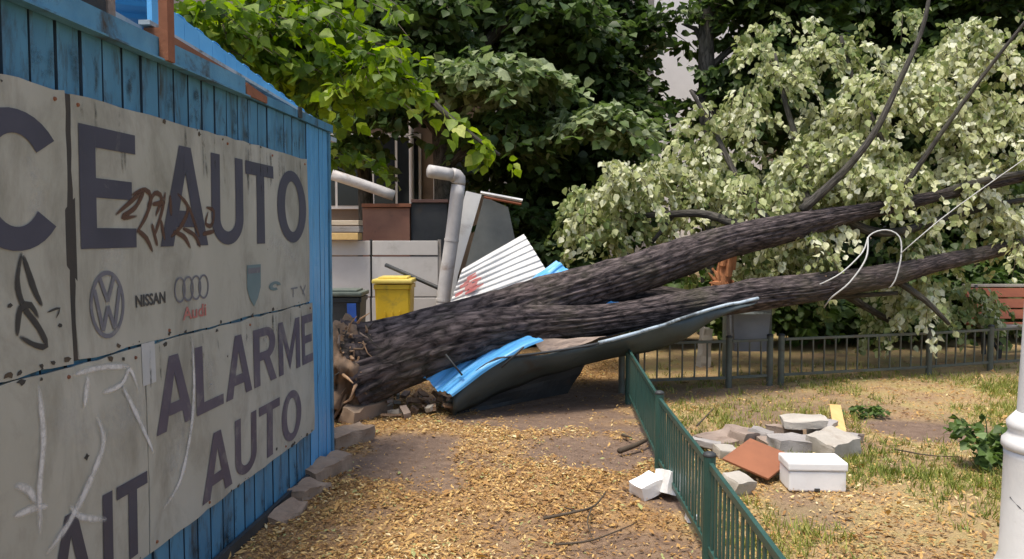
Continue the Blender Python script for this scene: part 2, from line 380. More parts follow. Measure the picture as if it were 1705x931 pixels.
def axis(lo, a, b, hi, fine, coarse):
    return np.concatenate([np.arange(lo, a, coarse), np.arange(a, b, fine), np.arange(b, hi + coarse, coarse)])
gx = axis(-60, -3.2, 7.6, 60, 0.07, 1.6); gy = axis(-20, 2.2, 13.0, 90, 0.07, 1.6)
XX, YY = np.meshgrid(gx, gy)
near = np.clip((14 - YY) / 3, 0, 1) * np.clip((9 - np.abs(XX)) / 2, 0, 1)
ZZ = hgt(XX, YY) * near
V = np.stack([XX, YY, ZZ], -1).reshape(-1, 3)
nx, ny = len(gx), len(gy)
idx = np.arange(nx * ny).reshape(ny, nx)
FS = np.stack([idx[:-1, :-1], idx[:-1, 1:], idx[1:, 1:], idx[1:, :-1]], -1).reshape(-1, 4)
gm = np_mesh('ground', V, FS)
for nm, val in (('bare', bare_shade(XX, YY)), ('lawn', np.clip((XX - fence_x(YY)) / 0.25 + 0.5, 0, 1))):
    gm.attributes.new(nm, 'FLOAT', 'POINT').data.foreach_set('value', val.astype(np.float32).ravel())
gm.polygons.foreach_set('use_smooth', np.ones(len(FS), dtype=bool))
def ground_mat():
    m, nt, b, out = nodes_of('littered_earth')
    geo = N_(nt, 'ShaderNodeNewGeometry')
    ab = N_(nt, 'ShaderNodeAttribute', attribute_name='bare'); al = N_(nt, 'ShaderNodeAttribute', attribute_name='lawn')
    n1 = noise_n(nt, geo.outputs['Position'], 2.2, 8, 0.65)
    n2 = noise_n(nt, geo.outputs['Position'], 14, 8, 0.7)
    n3 = noise_n(nt, geo.outputs['Position'], 90, 5, 0.7)
    earth = ramp(nt, [(0.3, (0.20, 0.115, 0.06)), (0.5, (0.33, 0.20, 0.09)), (0.72, (0.46, 0.31, 0.14))], n2.outputs[0]).outputs[0]
    lawn = ramp(nt, [(0.3, (0.30, 0.19, 0.11)), (0.5, (0.38, 0.27, 0.13)), (0.7, (0.34, 0.30, 0.11))], n1.outputs[0]).outputs[0]
    base = mixc(nt, al.outputs['Fac'], earth, lawn)
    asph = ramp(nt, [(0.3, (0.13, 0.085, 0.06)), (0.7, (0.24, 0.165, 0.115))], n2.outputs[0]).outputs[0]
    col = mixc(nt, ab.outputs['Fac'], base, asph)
    sp = ramp(nt, [(0.35, (0.6,) * 3), (0.65, (1.25,) * 3)], n3.outputs[0]).outputs[0]
    mu = N_(nt, 'ShaderNodeMix', data_type='RGBA', blend_type='MULTIPLY'); mu.inputs[0].default_value = 0.8
    nt.links.new(col, mu.inputs[6]); nt.links.new(sp, mu.inputs[7])
    nt.links.new(mu.outputs[2], b.inputs['Base Color'])
    b.inputs['Roughness'].default_value = 0.88; b.inputs['Specular IOR Level'].default_value = 0.3
    bp = N_(nt, 'ShaderNodeBump'); bp.inputs['Strength'].default_value = 0.6; bp.inputs['Distance'].default_value = 0.02
    nt.links.new(n3.outputs[0], bp.inputs['Height']); nt.links.new(bp.outputs[0], b.inputs['Normal'])
    return m
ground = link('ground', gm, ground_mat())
tag(ground, kind='structure')

# litter: bracts, petals and leaf bits (nobody could count them)
BR_V = np.array([(-.12, 0, 0), (.12, 0, 0), (-.16, .5, .12), (.16, .5, .10), (-.05, 1, .02), (.05, 1, .04)], float)
BR_F = np.array([(0, 1, 3, 2), (2, 3, 5, 4)])
BS_V = np.array([(0, 0, 0), (.20, .45, .10), (.02, 1, .0), (-.17, .55, .07)], float); BS_F = np.array([(0, 1, 2, 3)])
def litter_points(n, x0, x1, y0, y1, dens):
    x = RNG.uniform(x0, x1, n); y = y0 * (y1 / y0) ** RNG.uniform(0, 1, n)
    k = RNG.uniform(0, 1, n) < dens(x, y)
    return x[k], y[k]
def path_d(x, y):
    f = np.clip(0.55 + 0.55 * fbm(x, y, 2.6, 8), 0.05, 1)
    d = f * (1 - 0.94 * bare_shade(x, y))
    d *= (x > WX0 + WXS * y - 0.2) | (y > 6.1)
    return np.where(x < fence_x(y), d, np.clip(d * (0.45 + 0.35 * fbm(x, y, 1.4, 9)), 0, 1) * np.clip((10.5 - y) / 3, 0.15, 1))
lx, ly = litter_points(480000, -2.2, 6.6, 2.4, 11.5, path_d)
def litter_mesh(lx, ly, size0, size1, tlo=0, thi=1):
    n = len(lx)
    az = RNG.uniform(0, 6.283, n); ti = RNG.normal(0, 0.28, n)
    Yv = norm(np.stack([np.cos(az), np.sin(az), ti], -1)); up = norm(np.stack([RNG.normal(0, .3, n), RNG.normal(0, .3, n), np.ones(n)], -1))
    Xv = norm(np.cross(Yv, up)); Zv = np.cross(Xv, Yv)
    S = RNG.uniform(size0, size1, n) * RNG.uniform(0.6, 1.2, n) * np.where(RNG.uniform(0, 1, n) < .06, 1.9, 1)
    C = np.stack([lx, ly, hgt(lx, ly) + 0.006 + RNG.uniform(0, .012, n)], -1)
    patch = fbm(lx, ly, 1.8, 12) * 0.22
    T = np.clip(RNG.beta(1.5, 1.5, n) * 0.9 + patch * 1.5, 0, 0.93)
    T = np.where(RNG.uniform(0, 1, n) < 0.05, 1.0, T)
    return np_mesh('leaf_litter', *place(BS_V, BS_F, Xv, Yv, Zv, S, C, T))
lit = link('leaf_litter', litter_mesh(lx, ly, 0.012, 0.045), M['litter'])
tag(lit, 'straw coloured fallen blossom and leaf litter strewn over the path and lawn', 'leaf litter', kind='stuff')

# grass on the lawn side
GR_V = np.array([(-.06, 0, 0), (.06, 0, 0), (.02, .12, .55), (-.02, .30, 1.0)], float)
GR_F = np.array([(0, 1, 2), (0, 2, 3)])
def grass_d(x, y):
    d = np.clip(0.35 + 0.75 * fbm(x, y, 1.9, 21) , 0, 1) * (1 - bare_shade(x, y)) * (x > fence_x(y) + 0.15)
    c1 = G(1560, 850); c2 = G(1600, 660); c3 = G(1330, 690)
    w = np.maximum(np.exp(-(((x - c1.x) / 1.3) ** 2 + ((y - c1.y) / 1.3) ** 2)), np.exp(-(((x - c2.x) / 1.7) ** 2 + ((y - c2.y) / 1.0) ** 2)))
    w = np.maximum(w, 0.6 * np.exp(-(((x - c3.x) / .9) ** 2 + ((y - c3.y) / .6) ** 2)))
    return d * np.clip(0.07 + 1.8 * w, 0, 1)
tx, ty = litter_points(60000, 1.0, 7.5, 2.6, 10.5, grass_d)
rep = 7
tx = np.repeat(tx, rep) + RNG.normal(0, .022, len(tx) * rep); ty = np.repeat(ty, rep) + RNG.normal(0, .022, len(ty) * rep)
n = len(tx); az = RNG.uniform(0, 6.283, n)
Yv = np.stack([np.cos(az), np.sin(az), np.zeros(n)], -1); lean = RNG.uniform(-.1, .9, n)
Zv = norm(np.stack([np.cos(az) * lean, np.sin(az) * lean, np.ones(n)], -1)); Xv = norm(np.cross(Yv, Zv))
gT = np.clip(RNG.beta(1.6, 2.2, n) + 0.25 * fbm(tx, ty, 2.5, 30), 0, 1)
gme = np_mesh('grass', *place(GR_V, GR_F, Xv, Yv, Zv, RNG.uniform(.03, .085, n), np.stack([tx, ty, hgt(tx, ty)], -1), gT))
tag(link('grass', gme, M['grass']), 'short patchy yellow green grass on the lawn beyond the green fence', 'grass', kind='stuff')

# ================================================================== KIOSK
K0, K1 = 1.2, 6.04
wdir = Vector((WXS, 1, 0)).normalized(); wnor = Vector((1, -WXS, 0)).normalized()
def KW(y, z, off=0.0):
    return Vector((WX0 + WXS * y, y, z)) + wnor * off
kiosk = empty('kiosk', KW(3.6, 0, -1.2), 'blue corrugated metal kiosk carrying large faded lettered sign boards', 'kiosk')
def prism(name, poly, off0, off1, mat, parent):          # polygon in wall (y, z) extruded off the wall
    n = len(poly)
    vs = [KW(y, z, off0) for y, z in poly] + [KW(y, z, off1) for y, z in poly]
    fs = [tuple(range(n, 2 * n)), tuple(range(n - 1, -1, -1))] + [(i, (i + 1) % n, n + (i + 1) % n, n + i) for i in range(n)]
    return pd_obj(name, vs, fs, mat, parent)
STRIP = 0.14
y = K0; si = 0
while y < K1 - 0.02:
    y2 = min(y + (STRIP if y < 5.40 else .092), K1)
    dz = random.uniform(-.004, .004); do = random.uniform(-.003, .003)
    prof = [(0, -.016), (.03, -.016), (.06, .012), (.12, .016), (.50, .017), (.88, .016), (.94, .012), (.97, -.016), (1.0, -.016)]
    vs = []; zs = [0.03, 0.6, 1.3, 2.0, 2.455]
    for z in zs:
        b = random.uniform(-.003, .003)
        for t, o in prof: vs.append(KW(y + (y2 - y) * t, z, o + do + (b if .1 < t < .9 else 0)))
    k = len(prof); fs = []
    for i in range(len(zs) - 1):
        for j in range(k - 1): fs.append((i * k + j, i * k + j + 1, (i + 1) * k + j + 1, (i + 1) * k + j))
    ws_ = pd_obj('wall_strip', vs, fs, M['blue_end'] if y > 5.42 else M['blue'], kiosk)
    ws_.data.materials.append(M['groove_shade'])
    for pi, pl in enumerate(ws_.data.polygons): pl.material_index = 1 if (pi % (k - 1)) in (0, 1, k - 3, k - 2) else 0  # groove faces get the painted shade colour
    y = y2; si += 1
# body, far end, roof
def kbox(name, ya, yb, za, zb, oa, ob, mat, parent=kiosk):
    return prism(name, [(ya, za), (yb, za), (yb, zb), (ya, zb)], oa, ob, mat, parent)
kbox('body', K0 + .01, K1 - .01, 0.02, 2.44, -2.4, -0.02, M['blue_dark'])
kbox('corner_trim', K1 - .03, K1 + .012, 0.03, 2.45, -.05, .028, M['blue'])
kbox('roof_slab', K0 - .1, K1 + .10, 2.462, 2.50, -2.45, 0.02, M['blue_dark'])
kbox('fascia', K0 - .1, 4.45, 2.458, 2.55, 0.022, 0.046, M['blue_dark'])
kbox('drip_lip', K0 - .1, 4.45, 2.448, 2.456, 0.024, 0.075, M['blue_dark'])
kbox('fascia', 4.47, K1 + .03, 2.458, 2.51, 0.022, 0.042, M['blue'])
kbox('corner_trim', 5.30, 5.36, 2.462, 2.53, 0.043, 0.052, M['dark_metal'])
kbox('base_rail', K0, K1 - .03, 0.0, 0.06, 0.026, 0.05, M['dark_metal'])
# roof clutter: lifted blue sheet, dark housing, rusty stub post
def quad_sheet(name, A, B, C, D, mat, parent, ribs=0, amp=0.012, nu=None, nv=10, thick=0.004, bend=None, seed=0, crumple=0.0):
    """A-B is the rib-crossing direction; A-D runs along the ribs"""
    A, B, C, D = map(Vector, (A, B, C, D)); nu = nu or max(6, ribs * 6)
    nrm = (B - A).cross(D - A).normalized()
    vs = []; prof = [0, 0, 0, .9, 1, .9]
    for j in range(nv + 1):
        for i in range(nu + 1):
            u, v = i / nu, j / nv
            p = (A * (1 - u) + B * u) * (1 - v) + (D * (1 - u) + C * u) * v
            h = 0
            if ribs: h = prof[i % 6] * amp
            if crumple: h += crumple * noise.noise(Vector((u * 3 + seed, v * 3, seed)))
            if bend: p = p + bend(u, v)
            vs.append(p + nrm * h)
    fs = [(j * (nu + 1) + i, j * (nu + 1) + i + 1, (j + 1) * (nu + 1) + i + 1, (j + 1) * (nu + 1) + i) for j in range(nv) for i in range(nu)]
    o = pd_obj(name, vs, fs, mat, parent)
    md = o.modifiers.new('thickness', 'SOLIDIFY'); md.thickness = thick; md.offset = 0
    return o
# lifted roof sheet: a ribbed front flap and the sheet behind it
yy = 3.72
while yy < K1 + .05:
    y2 = min(yy + .155, K1 + .06)
    def zt(q): return 2.79 - (q - 3.72) / (K1 - 3.72) * .235
    def zl(q): return 2.64 - (q - 3.72) / (K1 - 3.72) * .115
    prism('roof_flap', [(yy + .004, zl(yy)), (y2, zl(y2)), (y2, zt(y2)), (yy + .004, zt(yy))], -.10 + .03 * math.sin(yy * 40) * .3, -.085, M['blue_bright'], kiosk)
    yy = y2
prism('roof_edge_bar', [(3.6, 2.625), (K1 + .06, 2.515), (K1 + .06, 2.53), (3.6, 2.645)], -.082, -.03, M['trim'], kiosk)
quad_sheet('roof_sheet', KW(3.72, 2.80, -.11), KW(K1 + .06, 2.56, -.11), KW(K1 + .06, 2.66, -.9), KW(3.72, 2.95, -1.3), M['blue_bright'], kiosk, ribs=12, amp=.015)
prism('roof_housing', [(2.60, 2.5), (3.30, 2.5), (3.30, 2.80), (2.60, 2.95)], -.45, -.05, M['dark_metal'], kiosk)
prism('roof_housing', [(3.31, 2.5), (3.36, 2.5), (3.36, 2.86), (3.31, 2.86)], -.45, -.045, M['concrete_brown'], kiosk)
prism('skylight_box', [(3.38, 2.56), (3.70, 2.56), (3.70, 2.64), (3.38, 2.66)], -.30, -.12, M['trim'], kiosk)
prism('rust_flashing', [(3.62, 2.535), (4.6, 2.52), (4.5, 2.565), (3.62, 2.615)], -.07, -.0, M['rust'], kiosk)
prism('rust_flashing', [(4.46, 2.462), (4.75, 2.462), (4.75, 2.50), (4.46, 2.53)], .044, .052, M['rust'], kiosk)
prism('stub_post', [(3.525, 2.45), (3.585, 2.45), (3.585, 3.1), (3.525, 3.1)], .05, .09, M['rust'], kiosk)
kbox('roof_corner_flap', K1 + .02, K1 + .16, 2.40, 2.43, -.25, 0.03, M['trim'])

# ---- sign boards
def warp(y, z): return 0.004 * math.sin(y * 2.3 + z * 1.7) + 0.003 * math.sin(z * 5.1 + y)
B_OFF = 0.036
def board(ya, yb, za, zb, seed):
    nu, nv = 24, 14; rnd = random.Random(seed); vs = []
    for j in range(nv + 1):
        for i in range(nu + 1):
            yy = ya + (yb - ya) * i / nu; z = za + (zb - za) * j / nv
            if i in (0, nu): yy += rnd.uniform(-.004, .004)
            if j in (0, nv): z += rnd.uniform(-.006, .004)
            vs.append(KW(yy, z, B_OFF + warp(yy, z)))
    fs = [(j * (nu + 1) + i, j * (nu + 1) + i + 1, (j + 1) * (nu + 1) + i + 1, (j + 1) * (nu + 1) + i) for j in range(nv) for i in range(nu)]
    o = pd_obj('sign_board', vs, fs, M['board'], kiosk)
    md = o.modifiers.new('thickness', 'SOLIDIFY'); md.thickness = 0.014; md.offset = -1
    # rust bites and peeled flakes along the edges
    for k in range(18):
        yy = rnd.uniform(ya + .02, yb - .02); z = rnd.choice((za + rnd.uniform(.004, .02), zb - rnd.uniform(.004, .025)))
        if rnd.random() < .25: z = rnd.uniform(za, zb)
        n_ = rnd.randint(5, 8); rr0 = rnd.uniform(.003, .016)
        bm = bmesh.new()
        vv = []
        for q in range(n_):
            a_ = 6.283 * q / n_; r1 = rr0 * rnd.uniform(.4, 1.2)
            y_q, z_q = yy + math.cos(a_) * r1 * 1.5, z + math.sin(a_) * r1
            vv.append(bm.verts.new(KW(y_q, z_q, B_OFF + warp(y_q, z_q) + .0018)))
        bm.faces.new(vv); bm_obj('rust_spot', bm, M['board_edge'] if rnd.random() < .8 else M['twig'], o)
    # screw heads
    for k in range(5):
        bm = bmesh.new()
        yy = ya + .05 + (yb - ya - .1) * k / 4 + rnd.uniform(-.02, .02); z = rnd.choice((za + .03, zb - .035))
        q = wnor.to_track_quat('Z', 'Y').to_matrix().to_4x4()
        bmesh.ops.create_cone(bm, segments=8, radius1=.008, radius2=.006, depth=.006, cap_ends=True, matrix=Matrix.Translation(KW(yy, z, B_OFF + warp(yy, z) + .003)) @ q)
        bm_obj('screw', bm, M['rust'], o)
    return o
b_left = board(1.45, 2.885, 1.238, 2.205, 1)
b_top = board(2.915, 5.50, 1.240, 2.205, 2)
b_low = board(3.375, 5.555, 0.335, 1.228, 3)
b_lowl = board(1.45, 3.365, 0.335, 1.226, 4)
kbox('board_gap', 2.87, 2.93, 1.24, 2.2, .027, .0335, M['board_edge'])

def glyph_obj(name, polys, y0, y1, z0, z1, mat, parent, off=0.003, name_thick=0.0):
    vs, fs = [], []
    for poly in polys:
        b = len(vs)
        for (a, c) in poly:
            yy = y0 + (y1 - y0) * a; z = z0 + (z1 - z0) * c
            vs.append(KW(yy, z, B_OFF + warp(yy, z) + off))
        fs.append(tuple(range(b, b + len(poly))))
    return pd_obj(name, vs, fs, mat, parent)
def rect(a, b, c, d): return [(a, c), (b, c), (b, d), (a, d)]
def ring(cx, cy, rx, ry, tx, ty, a0, a1, n=18):
    out = []
    for i in range(n):
        p, q = R(a0 + (a1 - a0) * i / n), R(a0 + (a1 - a0) * (i + 1) / n)
        out.append([(cx + rx * math.cos(p), cy + ry * math.sin(p)), (cx + rx * math.cos(q), cy + ry * math.sin(q)),
                    (cx + (rx - tx) * math.cos(q), cy + (ry - ty) * math.sin(q)), (cx + (rx - tx) * math.cos(p), cy + (ry - ty) * math.sin(p))])
    return out
GL = {
 'E': [rect(0, .27, 0, 1), rect(.27, 1, .83, 1), rect(.27, .92, .42, .58), rect(.27, 1, 0, .17)],
 'A': [[(0, 0), (.25, 0), (.5, .74), (.5, 1), (.38, 1)], [(1, 0), (.62, 1), (.5, 1), (.5, .74), (.75, 0)], [(.315, .19), (.685, .19), (.63, .355), (.37, .355)]],
 'U': [rect(0, .26, .30, 1), rect(.74, 1, .30, 1)] + ring(.5, .30, .5, .30, .26, .15, 180, 360),
 'T': [rect(0, 1, .84, 1), rect(.36, .64, 0, .84)],
 'O': ring(.5, .5, .5, .5, .25, .15, 0, 360, 32),
 'C': ring(.56, .5, .56, .5, .27, .17, 40, 320, 30),
 'L': [rect(0, .27, 0, 1), rect(.27, 1, 0, .16)],
 'R': [rect(0, .26, 0, 1), rect(.26, .55, .85, 1), rect(.26, .55, .43, .58)] + ring(.55, .715, .42, .285, .26, .15, -90, 90, 14) + [[(.44, .43), (.70, .45), (1, 0), (.72, 0)]],
 'M': [rect(0, .2, 0, 1), rect(.8, 1, 0, 1), [(.2, 1), (.2, .66), (.5, .04), (.5, .40)], [(.8, 1), (.5, .40), (.5, .04), (.8, .66)]],
 'I': [rect(0, 1, 0, 1)],
}
def letter(ch, y0, y1, z0, z1, mat, par):
    o = glyph_obj('letter', GL[ch], y0, y1, z0, z1, M[mat], par); return o
Z0, Z1 = 1.645, 2.105
for ch, a, b, par in (('C', 2.36, 2.82, b_left), ('E', 2.955, 3.335, b_top), ('A', 3.53, 3.985, b_top), ('U', 4.02, 4.40, b_top), ('T', 4.435, 4.85, b_top), ('O', 4.90, 5.44, b_top)):
    letter(ch, a, b, Z0, Z1, 'ink', par)
for ch, a, b in (('A', 3.44, 3.79), ('L', 3.82, 4.12), ('A', 4.15, 4.49), ('R', 4.52, 4.86), ('M', 4.90, 5.28), ('E', 5.32, 5.54)):
    letter(ch, a, b, 0.825, 1.155, 'ink_worn', b_low)
for ch, a, b in (('A', 3.86, 4.21), ('U', 4.25, 4.54), ('T', 4.58, 4.90), ('O', 4.93, 5.28)):
    letter(ch, a, b, 0.375, 0.70, 'ink_worn', b_low)
for ch, a, b in (('A', 2.70, 2.97), ('I', 3.03, 3.095), ('T', 3.125, 3.355)):
    letter(ch, a, b, 0.375, 0.70, 'ink', b_lowl)
# emblems
def ribbon(name, pts, w, mat, parent, off=0.0035, taper=True):
    """brush stroke: polyline in wall (y, z)"""
    c, _ = catmull([Vector((p[0], p[1], 0)) for p in pts], [1] * len(pts), 0.02)
    vs, fs = [], []
    for i, p in enumerate(c):
        t = (c[min(i + 1, len(c) - 1)] - c[max(i - 1, 0)])
        if t.length < 1e-6: t = Vector((1, 0, 0))
        t.normalize(); nn = Vector((-t.y, t.x, 0))
        ww = w * (0.55 + 0.45 * math.sin(math.pi * min(max(i / max(len(c) - 1, 1), 0.03), 0.97)) ** .5 if taper else 1) * (1 + .25 * noise.noise(Vector((p.x * 20, p.y * 20, 0))))
        for s in (-.5, .5):
            q = p + nn * ww * s
            vs.append(KW(q.x, q.y, B_OFF + warp(q.x, q.y) + off))
    k = 5
    nv = []
    for i in range(len(c)):
        for q in range(k): nv.append(vs[2 * i].lerp(vs[2 * i + 1], q / (k - 1)))
    for i in range(len(c) - 1):
        for q in range(k - 1): fs.append((k * i + q, k * i + q + 1, k * (i + 1) + q + 1, k * (i + 1) + q))
    o = pd_obj(name, nv, fs, mat, parent)
    o.data.attributes.new('edge', 'FLOAT', 'POINT').data.foreach_set('value', [(1 - abs(2 * q / (k - 1) - 1)) * min(1, 4 * min(i, len(c) - 1 - i) / len(c) + .15) for i in range(len(c)) for q in range(k)])
    return o
def spray_mat(name, col, dens, lo, hi, soft):
    m, nt, b, out = nodes_of(name)
    b.inputs['Base Color'].default_value = (*col, 1); b.inputs['Roughness'].default_value = .7
    at = N_(nt, 'ShaderNodeAttribute', attribute_name='edge')
    e = ramp(nt, [(0, (0, 0, 0)), (soft, (dens,) * 3)], at.outputs['Fac'], 'EASE')
    geo = N_(nt, 'ShaderNodeNewGeometry'); n = noise_n(nt, geo.outputs['Position'], 14, 8, .75)
    r = ramp(nt, [(lo, (0, 0, 0)), (hi, (1, 1, 1))], n.outputs[0])
    mu = N_(nt, 'ShaderNodeMath', operation='MULTIPLY'); nt.links.new(e.outputs[0], mu.inputs[0]); nt.links.new(r.outputs[0], mu.inputs[1])
    nt.links.new(mu.outputs[0], b.inputs['Alpha'])
    return m
M['tag_brown'] = spray_mat('brown_spray_paint', (.085, .04, .022), .95, .2, .45, .35)
M['tag_black'] = spray_mat('black_spray_paint', (.035, .033, .03), .97, .2, .42, .35)
M['tag_white'] = spray_mat('thin_white_spray_paint', (.66, .65, .62), .9, .25, .55, .8)
M['smear'] = spray_mat('whitish_wiped_smear', (.52, .52, .49), .40, .38, .75, 1.0)
M['mould'] = spray_mat('black_mould_streak', (.03, .035, .03), .75, .42, .68, .9)
def wpx(pts): return [WALL(*p) for p in pts]
vy, vz = WALL(165, 507)
def disc_ring(y, z, r, t, mat, off=0.003, n=36, name='emblem'):
    return glyph_obj(name, ring(0, 0, r, r * 1.12, t, t, 0, 360, n), y, y + 1, z, z + 1, mat, b_top, off)
vw = disc_ring(vy, vz, .118, .018, M['logo'])
def st(pts, w, off=.004, mat=M['logo']):       # straight emblem strokes, butt quads
    polys = []
    for (a, b), (c, d) in zip(pts[:-1], pts[1:]):
        L = math.hypot(c - a, d - b); nx_, nz_ = -(d - b) / L * w / 2, (c - a) / L * w / 2
        polys.append([(a + nx_, b + nz_), (c + nx_, d + nz_), (c - nx_, d - nz_), (a - nx_, b - nz_)])
    return glyph_obj('emblem_stroke', polys, 0, 1, 0, 1, mat, b_top, off)
st([(vy - .048, vz + .105), (vy, vz + .012), (vy + .048, vz + .105)], .022, .0036)
st([(vy - .085, vz + .062), (vy - .040, vz - .098)], .022, .0036); st([(vy - .040, vz - .098), (vy, vz - .008)], .022, .0042)
st([(vy, vz - .008), (vy + .040, vz - .098)], .022, .0036); st([(vy + .040, vz - .098), (vy + .085, vz + .062)], .022, .0042)
def text(body, y0, y1, zc, h, mat, parent, bold=0.02):
    cu = bpy.data.curves.new('t', 'FONT'); cu.body = body; cu.offset = bold; cu.resolution_u = 3
    ob = bpy.data.objects.new('t', cu); COL.objects.link(ob)
    dg = bpy.context.evaluated_depsgraph_get()
    me = bpy.data.meshes.new_from_object(ob.evaluated_get(dg))
    bpy.data.objects.remove(ob); bpy.data.curves.remove(cu)
    xs = [v.co.x for v in me.vertices]; ys = [v.co.y for v in me.vertices]
    for v in me.vertices:
        yy = y0 + (v.co.x - min(xs)) / (max(xs) - min(xs)) * (y1 - y0); z = zc + ((v.co.y - min(ys)) / (max(ys) - min(ys)) - .5) * h
        v.co = KW(yy, z, B_OFF + warp(yy, z) + .003)
    me.materials.clear()
    return link('lettering', me, mat, parent)
a, b = WALL(213, 503), WALL(264, 494)
text('NISSAN', a[0], b[0], (a[1] + b[1]) / 2, .052, M['logo_black'], b_top, .03)
a, b = WALL(279, 482), WALL(337, 478)
rr = (b[0] - a[0]) / (2 + 3 * 1.45)
for k in range(4):
    disc_ring(a[0] + rr + rr * 1.45 * k, (a[1] + b[1]) / 2, rr, .010, M['logo'], .003 + .0006 * (k % 2), 28)
a, b = WALL(293, 521), WALL(333, 517)
text('Audi', a[0], b[0], (a[1] + b[1]) / 2, .062, M['logo_red'], b_top)
a, b = WALL(400, 442), WALL(424, 508)
glyph_obj('emblem', [[(0, 1), (1, 1), (1, .45), (.8, .2), (.5, 0), (.2, .2), (0, .45)]], a[0], b[0], b[1], a[1], M['logo_teal'], b_top)
glyph_obj('emblem', [[(.05, .93), (.95, .93), (.95, .80), (.05, .80)]], a[0], b[0], b[1], a[1], M['logo'], b_top, .0042)
a, b = WALL(437, 470), WALL(457, 482)
glyph_obj('emblem', ring(.5, .5, .5, .5, .3, .3, 0, 300, 14), a[0], b[0], b[1], a[1], M['logo_teal'], b_top)
st([WALL(478, 480), WALL(478, 495)], .012, .003); st([WALL(474, 481), WALL(485, 479)], .010, .0036); st([WALL(490, 476), WALL(498, 492)], .010, .003); st([WALL(499, 474), WALL(494, 490)], .010, .0036)
# spray tags
TB = M['tag_brown']
for pts in ([(178, 358), (205, 335), (225, 318), (212, 345), (190, 362), (215, 360)], [(205, 325), (228, 316), (238, 330), (230, 360), (214, 388)],
            [(232, 345), (244, 322), (256, 330), (246, 360)], [(240, 340), (262, 338)], [(262, 320), (256, 355), (244, 395)], [(270, 325), (272, 360)],
            [(215, 382), (232, 398), (242, 420)], [(240, 372), (250, 410)], [(255, 365), (262, 400)], [(282, 322), (300, 345), (290, 375), (272, 395)],
            [(276, 385), (295, 395), (306, 414)], [(292, 380), (312, 392), (322, 412)], [(300, 340), (320, 395)], [(330, 345), (343, 352), (340, 375), (330, 372), (334, 352)],
            [(325, 390), (345, 385)]):
    ribbon('graffiti_stroke', wpx(pts), .028, TB, b_top)
for pts in ([(18, 420), (10, 470), (20, 510), (45, 545), (58, 575), (40, 575), (12, 560)], [(20, 425), (38, 480), (52, 510)], [(8, 560), (14, 515), (32, 508), (45, 530)]):
    ribbon('graffiti_stroke', wpx(pts), .030, M['tag_black'], b_left)
ribbon('graffiti_stroke', wpx([(60, 520), (82, 513), (75, 530)]), .010, M['tag_black'], b_left)
TW = M['tag_white']
for pts, w in (([(42, 640), (50, 730), (44, 810), (46, 890)], .020), ([(128, 625), (120, 680)], .018), ([(140, 690), (153, 735), (130, 800), (95, 870), (55, 925)], .022),
               ([(0, 808), (25, 815), (40, 840)], .018), ([(0, 860), (30, 848), (60, 842)], .016), ([(95, 840), (115, 860), (160, 865)], .016),
               ([(150, 655), (185, 640), (200, 615), (214, 650)], .014), ([(308, 560), (310, 640), (303, 720), (285, 800), (255, 850)], .020), ([(185, 640), (215, 700), (240, 755)], .016),
               ([(100, 625), (150, 612), (200, 610)], .014)):
    q = wpx(pts)
    ribbon('graffiti_stroke', q, w * 2.2, TW, b_lowl if q[0][0] < 3.37 and q[-1][0] < 3.37 else b_low, .005)
for pts, w, par in (([(150, 700), (200, 690), (215, 640)], .30, b_lowl), ([(60, 720), (100, 700), (140, 735)], .22, b_lowl), ([(265, 800), (285, 720), (290, 650)], .22, b_low), ([(330, 600), (345, 640), (335, 660)], .18, b_low),
                    ([(430, 395), (470, 420), (490, 440)], .20, b_top), ([(150, 440), (175, 425), (200, 430)], .16, b_top), ([(380, 580), (420, 560), (450, 560)], .12, b_low), ([(30, 250), (45, 330), (40, 380)], .14, b_left)):
    ribbon('smear', wpx(pts), w, M['smear'], par, .0022)
rgm = random.Random(31)
for k in range(22):
    yk = rgm.uniform(2.95, 5.4); zk = 2.205 - rgm.uniform(.0, .01)
    ribbon('mould_streak', [(yk, zk), (yk + rgm.uniform(-.01, .01), zk - rgm.uniform(.04, .16)), (yk + rgm.uniform(-.02, .02), zk - rgm.uniform(.17, .3))], rgm.uniform(.02, .06), M['mould'], b_top, .0026)
for k in range(14):
    yk = rgm.uniform(3.4, 5.5); zk = 1.225
    ribbon('mould_streak', [(yk, zk), (yk, zk - rgm.uniform(.04, .10)), (yk + rgm.uniform(-.02, .02), zk - rgm.uniform(.12, .25))], rgm.uniform(.015, .05), M['mould'], b_low, .0026)
B_KEEP = B_OFF; B_OFF = 0.0165
_w = warp; warp = lambda a, b: 0.0
for k in range(46):
    yk = rgm.uniform(2.6, 5.5); up = rgm.random() < .65
    z0_, z1_ = (2.23, 2.23 + rgm.uniform(.06, .2)) if up else (.05, rgm.uniform(.12, .30))
    ribbon('mould_patch', [(yk, z0_), (yk + rgm.uniform(-.03, .03), (z0_ + z1_) / 2), (yk + rgm.uniform(-.04, .04), z1_)], rgm.uniform(.03, .11), M['mould'], kiosk, .004)
warp = _w; B_OFF = B_KEEP
glyph_obj('sticker', [rect(0, 1, 0, 1)], WALL(222, 600)[0], WALL(245, 600)[0], WALL(233, 640)[1], WALL(233, 570)[1], surf('pale_sticker', (.40, .41, .40), (.48, .49, .48), 8, .5, .03), b_low, .0025)

